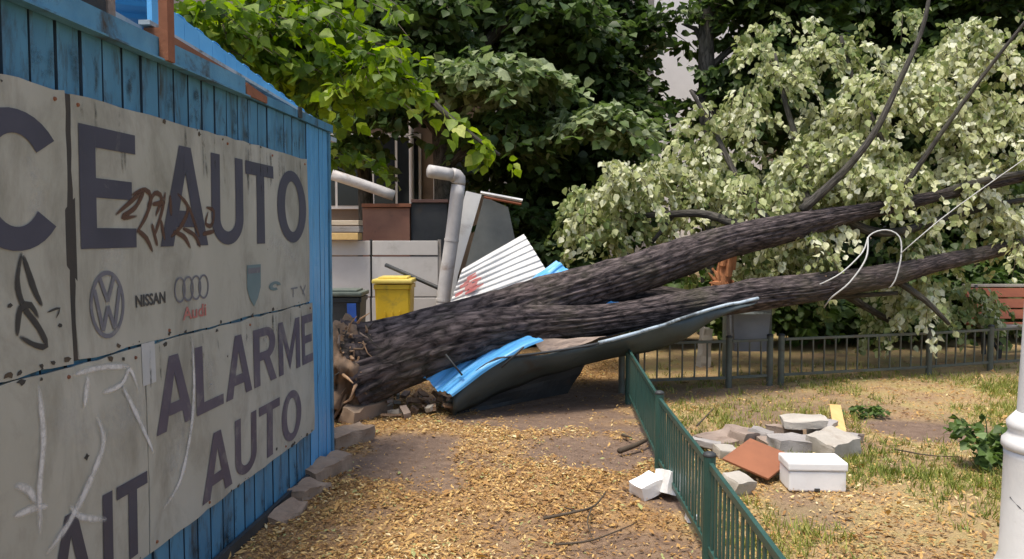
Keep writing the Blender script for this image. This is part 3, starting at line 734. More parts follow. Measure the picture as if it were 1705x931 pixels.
# ================================================================== FENCES
def inst(name, me, loc, rot=(0, 0, 0), parent=None, scale=None):
    o = bpy.data.objects.new(name, me); COL.objects.link(o)
    o.location = loc; o.rotation_euler = rot
    if scale: o.scale = scale
    if parent:
        o.parent = parent; o.matrix_parent_inverse = Matrix.Translation(Vector(parent.location)).inverted()
    return o
def box_mesh(name, s, mat, bevel=0.003, c=(0, 0, 0)):
    bm = bmesh.new(); add_box(bm, c, s, None, bevel)
    me = bpy.data.meshes.new(name); bm.to_mesh(me); bm.free(); me.materials.append(mat); return me
def gz(x, y): return float(hgt(np.array([x]), np.array([y]))[0])
def fence(name, posts, label, h, mat, bar_w, bar_t, spacing, post_r, rail, low, lean=0.0, skip=()):
    root = empty(name, (posts[0][0], posts[0][1], 0), label, 'fence')
    hb = h - low - 0.05
    barme = box_mesh('bar', (bar_w, bar_t, hb), mat, .002)
    for i, (x, y) in enumerate(posts):
        bm = bmesh.new()
        bmesh.ops.create_cone(bm, segments=14, radius1=post_r, radius2=post_r, depth=h + .12, cap_ends=True, matrix=Matrix.Translation((x, y, h / 2 - .04)))
        po = bm_obj('post', bm, mat, root)
        bm = bmesh.new()
        bmesh.ops.create_uvsphere(bm, u_segments=12, v_segments=6, radius=post_r * 1.12, matrix=Matrix.Translation((x, y, h + .018)) @ Matrix.Diagonal((1, 1, .55, 1)))
        bm_obj('post_cap', bm, M['dark_metal'], po, True)
    for i, ((x0, y0), (x1, y1)) in enumerate(zip(posts[:-1], posts[1:])):
        if i in skip: continue
        A = Vector((x0, y0, 0)); B = Vector((x1, y1, 0)); d = (B - A).normalized(); L = (B - A).length
        an = math.atan2(d.y, d.x); A2 = A + d * (post_r + .004); B2 = B - d * (post_r + .004); Lr = (B2 - A2).length
        for nm, z in (('top_rail', h - .03), ('bottom_rail', low)):
            c = (A2 + B2) / 2 + Vector((0, 0, z))
            bm = bmesh.new(); add_box(bm, c, (Lr, rail[0], rail[1]), E(0, 0, math.degrees(an)), .003); bm_obj(nm, bm, mat, root)
        n = max(1, round(Lr / spacing))
        for k in range(n):
            p = A2 + d * (Lr * (k + .5) / n)
            inst('bar', barme, (p.x, p.y, low + rail[1] / 2 + hb / 2 - .006), (random.gauss(0, .008), random.gauss(0, .008), an + random.gauss(0, .02)), root)
    return root
g1, g2, g3 = G(1046, 668), G(1097, 785), G(1179, 938)
fp = [(g1.x, g1.y), (g2.x, g2.y), (g3.x, g3.y), (0.965, 2.55), (0.93, 1.0)]
mid = ((g1.x + g2.x) / 2 - .012, (g1.y + g2.y) / 2)
fence('park_fence', [fp[0], fp[1], fp[2], fp[3], fp[4]], 'low dark green metal fence with flat pickets running along the littered path', 0.55, M['fence'], .032, .010, .085, .032, (.022, .036), .085)
f0, f1, f2, f3, f4, f5 = G(1035, 648), G(1213, 642), G(1281, 638), G(1300, 637), G(1546, 623), G(1648, 615)
f6 = G(1790, 606)
fence('park_fence', [(f0.x, f0.y), (f1.x, f1.y), (f2.x, f2.y)], 'low grey green bar fence standing in front of the grey litter bin', .53, M['fence_far'], .016, .016, .155, .036, (.03, .03), .09)
fence('park_fence', [(f3.x, f3.y), (f4.x, f4.y), (f5.x, f5.y), (f6.x, f6.y)], 'low grey green bar fence standing in front of the wooden bench', .53, M['fence_far'], .016, .016, .155, .036, (.03, .03), .09)

# ================================================================== FALLEN TREE
tree = empty('fallen_tree', G(600, 690), 'huge uprooted tree with dark furrowed bark lying across the crushed roof', 'tree')
def pts_of(l): return [P(x, y, Y) for x, y, r, Y in l], [r * Y / F_PX for x, y, r, Y in l]
st1 = [(585, 605, 72, 7.75), (625, 594, 58, 7.8), (690, 572, 49, 7.9), (770, 545, 43, 8.0), (900, 504, 39, 8.25), (1050, 458, 33, 8.5), (1200, 406, 27, 8.8), (1310, 380, 22, 9.0), (1345, 372, 20, 9.1), (1400, 360, 15, 9.2), (1490, 342, 11, 9.4), (1600, 318, 8, 9.6), (1720, 292, 6, 9.9)]
st2 = [(590, 622, 66, 7.62), (640, 605, 52, 7.65), (760, 564, 45, 7.75), (880, 545, 32, 7.9), (1000, 532, 24, 8.1), (1120, 514, 24, 8.4), (1250, 492, 25, 8.7), (1330, 482, 24, 8.85), (1356, 478, 23, 8.9)]
st3 = [(1180, 500, 16, 9.15), (1290, 488, 18, 9.15), (1380, 475, 22, 9.2), (1480, 459, 19, 9.3), (1550, 441, 15, 9.4), (1640, 421, 12, 9.6), (1740, 398, 9, 9.9)]
st4 = [(860, 520, 34, 8.45), (980, 496, 24, 8.7), (1080, 492, 17, 8.95), (1180, 500, 12, 9.2), (1260, 510, 8, 9.5)]
p_, r_ = pts_of(st1); tube('trunk', p_, r_, M['bark'], tree, 110, .035, .17, .06, seed=1, ridge_k=11)
p_, r_ = pts_of(st2); trunk2 = tube('trunk', p_, r_, M['bark'], tree, 110, .035, .17, .07, seed=5, jag=.16, ridge_k=11)
p_, r_ = pts_of(st3); tube('limb', p_, r_, M['bark'], tree, 28, .07, .09, .08, seed=9)
p_, r_ = pts_of(st4); tube('limb', p_, r_, M['bark'], tree, 28, .07, .09, .08, seed=13)
LIMBS = [
 [(1335, 350, 8, 9.1), (1400, 290, 6.5, 9.1), (1455, 222, 5.5, 9.1), (1500, 130, 4.5, 9.2), (1535, 50, 3.5, 9.3), (1550, -20, 3, 9.4)],
 [(1488, 338, 5, 9.3), (1560, 232, 4, 9.1), (1640, 122, 3, 9.0), (1720, 20, 2.5, 8.9)],
 [(1270, 392, 9, 9.1), (1180, 358, 7, 9.5), (1110, 357, 6, 9.7), (1030, 362, 4, 9.9)],
 [(1120, 360, 4, 9.75), (1085, 405, 3, 9.7)],
 [(1400, 360, 9, 9.3), (1440, 382, 8, 9.4), (1500, 385, 7, 9.5), (1620, 350, 6, 9.8), (1720, 330, 4, 10)],
 [(1540, 332, 6, 9.6), (1620, 305, 6, 9.5), (1720, 285, 5, 9.4)],
 [(1290, 385, 7, 9.2), (1230, 300, 5.5, 10.0), (1190, 220, 4, 10.4), (1150, 150, 3, 10.6)],
 [(1345, 370, 8, 9.3), (1340, 280, 6, 10.1), (1310, 180, 4.5, 10.5), (1290, 90, 3, 10.8)],
 [(1490, 342, 6, 9.6), (1470, 240, 5, 10.2), (1420, 130, 4, 10.6), (1400, 60, 3, 10.7)],
 [(1600, 318, 5, 9.8), (1610, 220, 4, 10.0), (1590, 120, 3, 10.2)],
 [(1480, 459, 7, 9.4), (1540, 500, 5, 9.3), (1580, 540, 3, 9.3)],
 [(1380, 475, 8, 9.4), (1440, 510, 6, 9.9), (1500, 545, 4, 10.2)],
 [(1310, 500, 5, 9.6), (1400, 494, 4.5, 9.5), (1495, 488, 3.5, 9.4)],
]
for i, l in enumerate(LIMBS):
    p_, r_ = pts_of(l); tube('branch', p_, r_, M['bark_grey'], tree, 10, .12, .04, .08, seed=20 + i)
# torn root plate: soil lump, roots, torn strips
bm = bmesh.new()
bmesh.ops.create_icosphere(bm, subdivisions=5, radius=1.0)
rc = P(578, 622, 7.8)
for v in bm.verts:
    d = v.co.normalized(); q = 1 + .28 * noise.fractal(d * 2.2 + Vector((3, 1, 5)), 1.0, 2.0, 5) + .08 * noise.noise(d * 12)
    v.co = rc + Vector((d.x * .28, d.y * .60, d.z * .52)) * q
    v.co.z = max(v.co.z, -.03)
bm_obj('root_plate', bm, M['soil'], tree, True)
rr_ = random.Random(4)
for i in range(80):
    a = rr_.uniform(0, 6.283); rad = rr_.uniform(.25, .62)
    base = rc + Vector((rr_.uniform(-.12, .22), math.cos(a) * rad * .85, math.sin(a) * rad * .72))
    d = Vector((rr_.uniform(-.8, .7), math.cos(a) * 1.0 - .35, math.sin(a) * .9)).normalized()
    L = rr_.uniform(.15, .45) * (.55 if math.sin(a) > .5 else 1); r0 = rr_.uniform(.008, .034)
    q = [base]
    for k in range(3):
        d = (d + Vector((rr_.gauss(0, .35), rr_.gauss(0, .35), rr_.gauss(-.12, .35)))).normalized(); q.append(q[-1] + d * L / 3)
    for k in q: k.z = max(k.z, .02)
    tube('root', q, [r0, r0 * .8, r0 * .55, r0 * .25], M['wood_torn'] if i % 3 else M['bark_grey'], tree, 7, .07, .05, .15, seed=i)
for i in range(60):                   # torn fibres on the near side of the butt
    b = P(rr_.uniform(556, 622), rr_.uniform(535, 660), 7.40 + rr_.uniform(-.06, .14))
    e = b + Vector((rr_.uniform(-.06, .16), rr_.uniform(-.08, .06), rr_.uniform(-.22, .10)))
    r0 = rr_.uniform(.006, .016)
    tube('splinter', [b, (b + e) / 2 + Vector((rr_.gauss(0, .02), -.02, rr_.gauss(0, .02))), e], [r0, r0 * .8, r0 * .3], rr_.choice([M['wood_torn'], M['soil'], M['bark_grey'], M['concrete_brown']]), tree, 5, .05, 0, .4, seed=i, smooth=False)
for i in range(16):                   # splinters at the snapped end and at the torn limb behind
    b = P(1353, rr_.uniform(462, 496), 8.9); e = b + Vector((rr_.uniform(.04, .16), rr_.uniform(-.05, .05), rr_.uniform(-.03, .04)))
    tube('splinter', [b, e], [.022, .004], M['wood_torn'], tree, 4, .1, smooth=False)
for i in range(22):
    b = P(rr_.uniform(1195, 1220), rr_.uniform(440, 492), 9.55 + rr_.uniform(-.05, .05)); e = b + Vector((rr_.uniform(-.16, .05), rr_.uniform(-.06, .06), rr_.uniform(.0, .3)))
    tube('splinter', [b, (b + e) / 2, e], [.035, .028, .006], M['wood_orange'], tree, 5, .1, smooth=False)
p_, r_ = pts_of([(1188, 500, 15, 9.62), (1205, 462, 13, 9.6), (1216, 420, 9, 9.55)])
tube('broken_stub', p_, r_, M['wood_orange'], tree, 14, .05, .12, .15, seed=3, jag=.2)

# ---- leaves
LF_V = np.array([(0, 0, 0), (-.36, .22, .10), (-.40, .52, .12), (0, 1.0, -.06), (.40, .52, .12), (.36, .22, .10), (0, .5, 0)], float)
LF_F = np.array([(0, 6, 2, 1), (0, 5, 4, 6), (6, 3, 2, 2), (6, 4, 3, 3)])
LF_F = np.array([(0, 6, 2), (0, 2, 1), (0, 5, 4), (0, 4, 6), (6, 3, 2), (6, 4, 3)])
def sprays(rng, C, n_leaf, L, droop, size, flat, tint, tint_sd=.18, hang=.6):
    """C (n,3) spray roots -> frames for n*n_leaf leaves"""
    n = len(C); az = rng.uniform(0, 6.283, n)
    H = np.stack([np.cos(az), np.sin(az), rng.uniform(-.25, .15, n)], -1)
    t = rng.uniform(.02, 1, (n, n_leaf)); Ls = L * rng.uniform(.6, 1.4, n)
    side = np.stack([-np.sin(az), np.cos(az), np.zeros(n)], -1)
    w = rng.normal(0, .16, (n, n_leaf)) * L * (1.25 - t * .7)
    pos = C[:, None] + H[:, None] * (Ls[:, None] * t)[..., None] + side[:, None] * w[..., None]
    pos[..., 2] -= droop * Ls[:, None] * t ** 2 + rng.normal(0, .05 * L, t.shape)
    sg = np.sign(w)[..., None]
    ax = H[:, None] * .6 + side[:, None] * sg * .55 + rng.normal(0, .3, pos.shape)
    ax[..., 2] -= hang * rng.uniform(.3, 1.6, t.shape)
    up = np.zeros_like(pos); up[..., 2] = flat; up = up + rng.normal(0, .55, pos.shape)
    ax = norm(ax).reshape(-1, 3); up = up.reshape(-1, 3)
    X = norm(np.cross(ax, up)); Z = np.cross(X, ax)
    T = np.clip((np.broadcast_to(np.asarray(tint).reshape(-1, 1), t.shape) + rng.normal(0, tint_sd, t.shape)).ravel(), 0, 1)
    S = size * rng.uniform(.6, 1.3, n * n_leaf)
    ends = C + H * Ls[:, None]; ends[:, 2] -= droop * Ls
    mids = C + H * (Ls * .5)[:, None]; mids[:, 2] -= droop * Ls * .25
    return X, ax, Z, S, pos.reshape(-1, 3), T, (C, mids, ends)
def twig_mesh(name, cms, r):
    C, Mi, En = cms; n = len(C)
    V = np.zeros((n, 9, 3)); off = np.array([(r, 0, 0), (-r * .5, r * .87, 0), (-r * .5, -r * .87, 0)])
    offz = off[:, [2, 1, 0]]
    V[:, 0:3] = C[:, None] + off + offz * .5; V[:, 3:6] = Mi[:, None] + (off + offz * .5) * .7; V[:, 6:9] = En[:, None] + (off + offz * .5) * .25
    Fq = []
    for b in (0, 3):
        for k in range(3): Fq.append((b + k, b + (k + 1) % 3, b + 3 + (k + 1) % 3, b + 3 + k))
    Fq = np.array(Fq)[None] + (np.arange(n) * 9)[:, None, None]
    return np_mesh(name, V.reshape(-1, 3), Fq.reshape(-1, 4))
def leaf_objects(frames, pick, mat, parent, name='leaf'):
    """picked leaves become parts, sharing a handful of meshes"""
    X, A, Z, S, C, T = frames
    mesh = {}
    for i in pick:
        q = int(T[i] * 5.99)
        if q not in mesh:
            me = np_mesh(name, LF_V, LF_F, np.full(len(LF_V), (q + .5) / 6)); me.materials.append(mat); mesh[q] = me
        m = Matrix(((X[i][0], A[i][0], Z[i][0], 0), (X[i][1], A[i][1], Z[i][1], 0), (X[i][2], A[i][2], Z[i][2], 0), (0, 0, 0, 1)))
        o = inst(name, mesh[q], tuple(C[i]), m.to_euler(), parent, (float(S[i]),) * 3)
def foliage(parent, frames_list, mat, n_obj=0, front=None, name='crown'):
    X, A, Z, S, C, T = [np.concatenate([f[k] for f in frames_list]) for k in range(6)]
    pick = np.array([], int)
    if n_obj:
        d = np.linalg.norm(C - np.array([0, 0, CAM_H]), axis=1) / S
        px = CX + F_PX * C[:, 0] / C[:, 1]; py = CY - 75 - F_PX * (C[:, 2] - CAM_H) / C[:, 1]
        d = np.where((px > 0) & (px < 1705) & (py > 0) & (py < 931), d, 1e9)
        pick = np.argsort(d)[:n_obj]
        leaf_objects((X, A, Z, S, C, T), pick, mat, parent)
    keep = np.ones(len(C), bool); keep[pick] = False
    o = link(name, np_mesh(name, *place(LF_V, LF_F, X[keep], A[keep], Z[keep], S[keep], C[keep], T[keep])), mat, parent)
    o['kind'] = 'stuff'
    return o
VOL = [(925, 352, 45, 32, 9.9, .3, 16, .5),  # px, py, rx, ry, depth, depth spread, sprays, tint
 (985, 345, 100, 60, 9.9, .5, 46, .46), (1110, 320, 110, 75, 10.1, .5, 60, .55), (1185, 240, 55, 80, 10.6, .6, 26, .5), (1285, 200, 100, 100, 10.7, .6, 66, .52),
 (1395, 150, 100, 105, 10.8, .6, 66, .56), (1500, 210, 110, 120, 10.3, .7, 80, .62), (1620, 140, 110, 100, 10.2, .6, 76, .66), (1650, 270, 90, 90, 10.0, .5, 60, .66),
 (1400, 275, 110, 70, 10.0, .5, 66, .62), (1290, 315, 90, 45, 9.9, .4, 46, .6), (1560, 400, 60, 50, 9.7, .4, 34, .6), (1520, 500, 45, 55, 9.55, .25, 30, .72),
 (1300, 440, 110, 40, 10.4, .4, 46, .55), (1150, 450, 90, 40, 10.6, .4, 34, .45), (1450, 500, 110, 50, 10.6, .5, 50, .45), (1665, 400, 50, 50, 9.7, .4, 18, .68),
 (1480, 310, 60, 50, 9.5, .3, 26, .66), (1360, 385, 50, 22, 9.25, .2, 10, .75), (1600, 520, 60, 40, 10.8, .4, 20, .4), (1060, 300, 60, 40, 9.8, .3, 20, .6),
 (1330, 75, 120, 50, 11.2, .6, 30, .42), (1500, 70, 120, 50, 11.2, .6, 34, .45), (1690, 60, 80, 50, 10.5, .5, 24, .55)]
rng = np.random.default_rng(5); fr = []; tw = []
for px, py, rx, ry, Y, dY, n, t in VOL:
    n = int(n * 1.25)
    u = norm(rng.normal(0, 1, (n, 3))) * rng.uniform(.25, 1, (n, 1)) ** .5
    C = np.array([P(px + a[0] * rx, py + a[1] * ry - 12, Y + a[2] * dY) for a in u])
    gap = np.array([noise.noise(Vector((c[0] * 1.5, c[1] * 1.1, c[2] * 1.5 + 4))) + .45 * noise.noise(Vector((c[0] * 3.3, c[1] * 3, c[2] * 3.3))) for c in C])
    kk = gap > -.13; C = C[kk]; n = len(C); gap = gap[kk]
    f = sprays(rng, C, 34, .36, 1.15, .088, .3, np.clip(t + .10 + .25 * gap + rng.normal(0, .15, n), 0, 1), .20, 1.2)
    fr.append(f[:6]); tw.append(f[6])
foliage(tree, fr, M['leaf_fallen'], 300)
tm = link('twigs', twig_mesh('twigs', [np.concatenate([t[k] for t in tw]) for k in range(3)], .006), M['twig'], tree); tm['kind'] = 'stuff'

# ================================================================== CRUSHED ROOF under the trunk
crush = empty('crushed_roof', G(760, 690), 'crushed roof of blue sheet metal folded under the fallen trunk, its dark underside showing', 'roofing')
top = [(757, 652, 7.40), (790, 622, 7.42), (822, 600, 7.45), (900, 590, 7.55), (1000, 573, 7.75), (1100, 545, 8.0), (1180, 518, 8.25), (1262, 500, 8.45)]
bot = [(757, 690, 7.50), (800, 672, 7.75), (845, 650, 7.95), (920, 622, 8.1), (1010, 598, 8.2), (1100, 580, 8.3), (1160, 552, 8.4), (1205, 520, 8.5)]
vs = []; fs = []; nst = 6
T_, _ = catmull([P(*p) for p in top], [1] * 8, .12); B_, _ = catmull([P(*p) for p in bot], [1] * 8, .12)
ns = 60
def samp(l, t):
    f = t * (len(l) - 1); i = min(int(f), len(l) - 2); return l[i].lerp(l[i + 1], f - i)
for i in range(ns + 1):
    for j in range(nst + 1):
        p = samp(T_, i / ns).lerp(samp(B_, i / ns), j / nst)
        p = p + Vector((0, -.10 * math.sin(math.pi * j / nst) + .05 * noise.noise(p * 2.5), .025 * noise.noise(p * 3 + Vector((5, 5, 5)))))
        p.z = max(p.z, .01)
        vs.append(p)
k = nst + 1
for i in range(ns):
    for j in range(nst): fs.append((i * k + j, i * k + j + 1, (i + 1) * k + j + 1, (i + 1) * k + j))
o = pd_obj('underside_sheet', vs, fs, M['under'], crush, True); md = o.modifiers.new('t', 'SOLIDIFY'); md.thickness = .012
tube('edge_trim', [samp(T_, i / 24) + Vector((0, -.012, .018 + .012 * noise.noise(Vector((i * .7, 0, 0))))) for i in range(10, 25)], .018, M['trim'], crush, 6, .1, 0, .35)
tube('edge_fold', [samp(T_, i / 24) + Vector((0, -.01, .012)) for i in range(0, 11)], .014, M['dark_metal'], crush, 6, .1, 0, .3)
# blue face on the left of the fold, rising under the trunk
def bl(u, v): return Vector((0, .06 * math.sin(u * 5), .05 * math.sin(v * 3.1) + .02 * math.sin(u * 9)))
quad_sheet('blue_sheet', P(700, 634, 7.55), P(754, 660, 7.36), P(905, 568, 7.62), P(800, 548, 8.0), M['blue_bright'], crush, ribs=6, amp=.018, nv=12, bend=bl, crumple=.03)
quad_sheet('brown_flap', P(905, 588, 7.58), P(935, 585, 7.62), P(1010, 560, 7.85), P(880, 566, 7.75), M['concrete_brown'], crush, nu=6, nv=6, crumple=.04)
for a, b in (((742, 590), (770, 625)), ((835, 612), (872, 578))):
    tube('dark_strip', [P(a[0], a[1], 7.40), P(b[0], b[1], 7.36)], .010, M['dark_metal'], crush, 5)
quad_sheet('blue_sheet', P(862, 482, 9.0), P(915, 500, 8.9), P(962, 462, 9.1), P(926, 434, 9.25), M['blue_bright'], crush, ribs=3, amp=.02, nv=6, crumple=.03)
quad_sheet('blue_sheet', P(930, 528, 8.2), P(1035, 532, 8.2), P(1035, 506, 8.32), P(975, 496, 8.3), M['blue_bright'], crush, ribs=4, amp=.02, nv=8, crumple=.06, seed=3)
quad_sheet('added_shade_sheet', P(762, 692, 7.60), P(762, 640, 7.7), P(985, 588, 8.4), P(945, 655, 8.5), M['dark_metal'], crush, nu=8, nv=20, crumple=.05)  # dark sheet added to stand for the deep shade under the roof
quad_sheet('added_shade_sheet', P(790, 600, 7.6), P(1190, 522, 8.4), P(1190, 505, 9.4), P(830, 545, 9.2), M['dark_metal'], crush, nu=20, nv=8, crumple=.04)  # sheet added behind the roof edge to block sky light from the ground
tube('post', [P(1060, 640, 8.7), P(1060, 520, 8.7)], .03, M['dark_metal'], crush, 8)
tube('corner_leg', [P(757, 652, 7.41), P(757, 690, 7.5)], .02, M['under'], crush, 6)

# white corrugated sheet beyond the trunk
ws = quad_sheet('corrugated_sheet', P(735, 530, 9.35), P(762, 455, 9.5), P(872, 388, 9.75), P(930, 470, 9.45), M['white_sheet'], None, nu=8, nv=8)
bpy.data.objects.remove(ws)
wsr = empty('corrugated_sheet', P(800, 520, 9.4), 'white corrugated metal sheet with a red paint smudge leaning behind the trunk', 'metal sheet')
quad_sheet('sheet', P(770, 448, 9.55), P(735, 545, 9.35), P(935, 490, 9.35), P(872, 390, 9.75), M['white_sheet'], wsr, ribs=11, amp=.013, nv=8, crumple=.02)
for k in range(9):
    a = (787 + random.uniform(-16, 16), 462 + random.uniform(-9, 8))
    q = [P(a[0], a[1], 9.40), P(a[0] + random.uniform(5, 12), a[1] - random.uniform(2, 6), 9.405)]
for i in range(1):
    bm = bmesh.new()
    A, B, C_, D = P(770, 448, 9.55), P(735, 545, 9.35), P(935, 490, 9.35), P(872, 390, 9.75)
    nr = (B - A).cross(D - A).normalized()
    if nr.y > 0: nr = -nr
    for k in range(26):
        u = .36 + random.gauss(0, .09); v = .19 + random.gauss(0, .05)
        c = (A * (1 - u) + B * u) * (1 - v) + (D * (1 - u) + C_ * u) * v + nr * (.045 + k * .0003)
        e1 = (D - A).normalized() * random.uniform(.03, .075); e2 = (B - A).normalized() * random.uniform(.01, .03)
        bm.faces.new([bm.verts.new(c + x) for x in (-e1 - e2, e1 - e2 * .6, e1 + e2, -e1 * .7 + e2)])
    bm_obj('paint_smudge', bm, M['red_smudge'], wsr)

# ================================================================== YARD BEHIND THE TRUNK
pw = empty('metal_panel_wall', P(640, 560, 10.9), 'grey white wall of painted metal panels behind the yellow bin', 'panel wall')  # wall of metal panels
def pbox(name, x0, x1, y0, y1, Y, th, mat, parent, bevel=.006):
    a = P(x0, y1, Y); b = P(x1, y0, Y)
    return box(name, ((a.x + b.x) / 2, Y + th / 2, (a.z + b.z) / 2), (b.x - a.x, th, b.z - a.z), mat, parent, None, bevel)
zb = P(600, 640, 10.9)
for x0, x1 in ((430, 540), (543, 616), (620, 729)):
    pbox('panel', x0, x1, 401, 425, 10.9, .06, M['panel'], pw)
    pbox('panel', x0, x1, 427.5, 494, 10.9 + random.uniform(-.01, .01), .06, M['panel'], pw)
    pbox('panel', x0, x1, 496, 589, 10.9, .06, M['panel'], pw)
pbox('seam_post', 616.8, 619.2, 399, 589, 10.93, .06, M['dark_metal'], pw, 0)
pbox('seam_post', 729.8, 734, 399, 589, 10.92, .06, M['concrete'], pw, 0)
for k, (x0, x1, y0, y1, m) in enumerate(((532, 596, 388, 399.5, 'plank_yellow'), (520, 598, 377, 386.5, 'concrete'), (530, 597, 367, 375, 'plank_pale'))):
    o = pbox('plank', x0, x1, y0, y1, 10.75, .30, M[m], None)
    tag(o, ['fresh yellow plank lying on top of the grey white panel wall', 'grey plank lying between two pale planks on the panel wall', 'pale plank topmost of the stack on the panel wall'][k], 'plank')
rb = empty('metal_box', P(640, 590, 11.5), 'rust brown metal box standing behind the panel wall', 'box')
pbox('body', 606, 682, 346, 597, 11.4, .6, M['rust_box'], rb)
pbox('lid', 602, 684, 339, 345, 11.36, .68, M['rust'], rb)
db = empty('metal_cabinet', P(715, 590, 11.5), 'dark brown metal cabinet standing beside the rusty box', 'cabinet')
pbox('body', 686, 744, 338, 597, 11.45, .6, M['dark_metal'], db)
pbox('lid', 684, 746, 332, 337.4, 11.41, .68, surf('dark_rusty_lid', (.10, .05, .04), (.16, .09, .07), 4, .8), db)
du = tube('duct_pipe', [P(733, 560, 10.15), P(738, 500, 10.15), P(752, 400, 10.15), P(764, 312, 10.15)], .085, M['zinc'], None, 18, .2, 0, .04)
bpy.data.objects.remove(du)
dr = empty('duct_pipe', P(733, 600, 10.15), 'tall bent grey metal duct standing beside the white leaning panel', 'duct')
tube('pipe', [P(731, 600, 10.15), P(738, 500, 10.15), P(752, 400, 10.15), P(763, 308, 10.15)], .088, M['zinc'], dr, 18, .15, 0, .03)
tube('elbow', [P(763.2, 306, 10.15), P(764, 298, 10.14), P(760, 293, 10.13), P(752, 291, 10.10)], .088, M['zinc'], dr, 18, .03, 0, .02)
tube('outlet', [P(751, 291, 10.10), P(714, 285, 9.95)], .080, M['zinc'], dr, 18, .1)
for y_ in (400, 500):
    c = P({400: 752, 500: 738}[y_], y_, 10.15)
    bm = bmesh.new(); bmesh.ops.create_cone(bm, segments=18, radius1=.094, radius2=.094, depth=.03, matrix=Matrix.Translation(c) @ E(0, 7, 0).to_4x4(), cap_ends=True); bm_obj('joint_band', bm, M['zinc'], dr)
tube_o = tube('drain_pipe', [P(553, 291, 11.2), P(600, 306, 11.25), P(656, 326, 11.35)], .075, M['zinc'], None, 14, .15, 0, .03)
tag(tube_o, 'slanting pale round pipe lying above the rust brown box', 'pipe')
tube_o = tube('steel_bar', [P(642, 441, 10.4), P(724, 477, 10.2), P(740, 484, 10.15)], .028, M['dark_metal'], None, 6, .3)
tag(tube_o, 'dark bar leaning between the panel wall and the duct', 'bar')
def slab(name, pts, Y0, th, mat, label, cat, dY=None):
    q = [P(x, y_, Y0 + (dY[i] if dY else 0)) for i, (x, y_) in enumerate(pts)]
    n = len(q); off = Vector((0, th, 0))
    vs = q + [p + off for p in q]
    fs = [tuple(range(n)), tuple(range(2 * n - 1, n - 1, -1))] + [(i, n + i, n + (i + 1) % n, (i + 1) % n) for i in range(n)]
    o = pd_obj(name, vs, fs, mat); return tag(o, label, cat)
slab('leaning_panel', [(776, 318), (802, 324), (762, 460), (742, 600), (722, 600), (746, 430)], 10.3, .03, M['white_sheet'], 'tall narrow white panel leaning beside the bent duct', 'panel', [.1, .1, .05, 0, 0, .05])
slab('leaning_panel', [(806, 328), (846, 345), (862, 420), (862, 600), (762, 600), (768, 470)], 10.75, .05, surf('grey_felt_panel', (.11, .12, .115), (.17, .18, .17), 3, .8, .2), 'dark grey panel leaning behind the white corrugated sheet', 'panel')
for k, (a, b, w) in enumerate((((800, 321), (870, 334), .022), ((806, 328), (868, 340), .018))):
    o = tube('lath', [P(a[0], a[1], 10.6), P(b[0], b[1], 10.62)], w, M['white_sheet'] if k == 0 else M['wood_red'], None, 4, .3, smooth=False)
    tag(o, ['thin white lath lying over the dark grey leaning panel', 'thin red brown lath lying over the dark grey leaning panel'][k], 'lath')
def wheelie(name, px, w, ytop, Y, body, lidm, label):
    c = P(px, ytop, Y); zt = c.z; W_ = w * Y / F_PX; r = empty(name, (c.x, Y, 0), label, 'bin')
    bm = bmesh.new(); D = W_ * 1.05; zt2 = zt - .07; zb = .12
    q = []
    for z, s in ((zb, .78), (zt2 * .55, .9), (zt2 - .06, .97), (zt2 - .055, 1.03), (zt2, 1.03)):
        q.append([bm.verts.new((c.x + sx * W_ / 2 * s, Y + sy * D / 2 * s, z)) for sx, sy in ((-1, -1), (1, -1), (1, 1), (-1, 1))])
    for a, b in zip(q[:-1], q[1:]):
        for i in range(4): bm.faces.new((a[i], a[(i + 1) % 4], b[(i + 1) % 4], b[i]))
    bm.faces.new(q[0][::-1]); bm.faces.new(q[-1])
    bmesh.ops.bevel(bm, geom=[e for e in bm.edges if abs(e.verts[0].co.z - e.verts[1].co.z) > .02], offset=.03, segments=3, affect='EDGES')
    bm_obj('body', bm, body, r)
    for k in (-.25, 0, .25):
        box('rib', (c.x + k * W_ * .8, Y - D * .5 * .885 - .004, zt2 * .45), (.018, .012, zt2 * .5), body, r, E(4.2, 0, 0))
    bm = bmesh.new(); add_box(bm, (c.x, Y - .01, zt - .03), (W_ * 1.1, D * 1.1, .055), None, .02); add_box(bm, (c.x, Y, zt + .008), (W_ * .8, D * .8, .03), None, .012)
    bm_obj('lid', bm, lidm, r)
    tube('handle', [(c.x - W_ * .4, Y + D * .56, zt2), (c.x - W_ * .38, Y + D * .64, zt2), (c.x + W_ * .38, Y + D * .64, zt2), (c.x + W_ * .4, Y + D * .56, zt2)], .014, body, r, 8)
    for s in (-1, 1):
        bm = bmesh.new(); bmesh.ops.create_cone(bm, segments=20, radius1=.11, radius2=.11, depth=.05, cap_ends=True, matrix=Matrix.Translation((c.x + s * W_ * .42, Y + D * .42, .11)) @ E(0, 90, 0).to_4x4())
        bm_obj('wheel', bm, M['bin_dark'], r)
    return r, c, W_, D
wheelie('wheeled_bin', 657.5, 60, 463, 10.1, M['yellow'], M['yellow_lid'], 'yellow wheeled rubbish bin standing against the panel wall')
r, c, W_, D = wheelie('wheeled_bin', 575, 62, 484, 10.1, M['bin_dark'], M['bin_green'], 'dark wheeled bin with a blue front panel beside the kiosk corner')
box('blue_panel', (c.x + W_ * .27, 10.1 - D * .47 - .01, .70), (W_ * .24, .012, .30), M['bin_blue'], r, E(5, 0, 0))

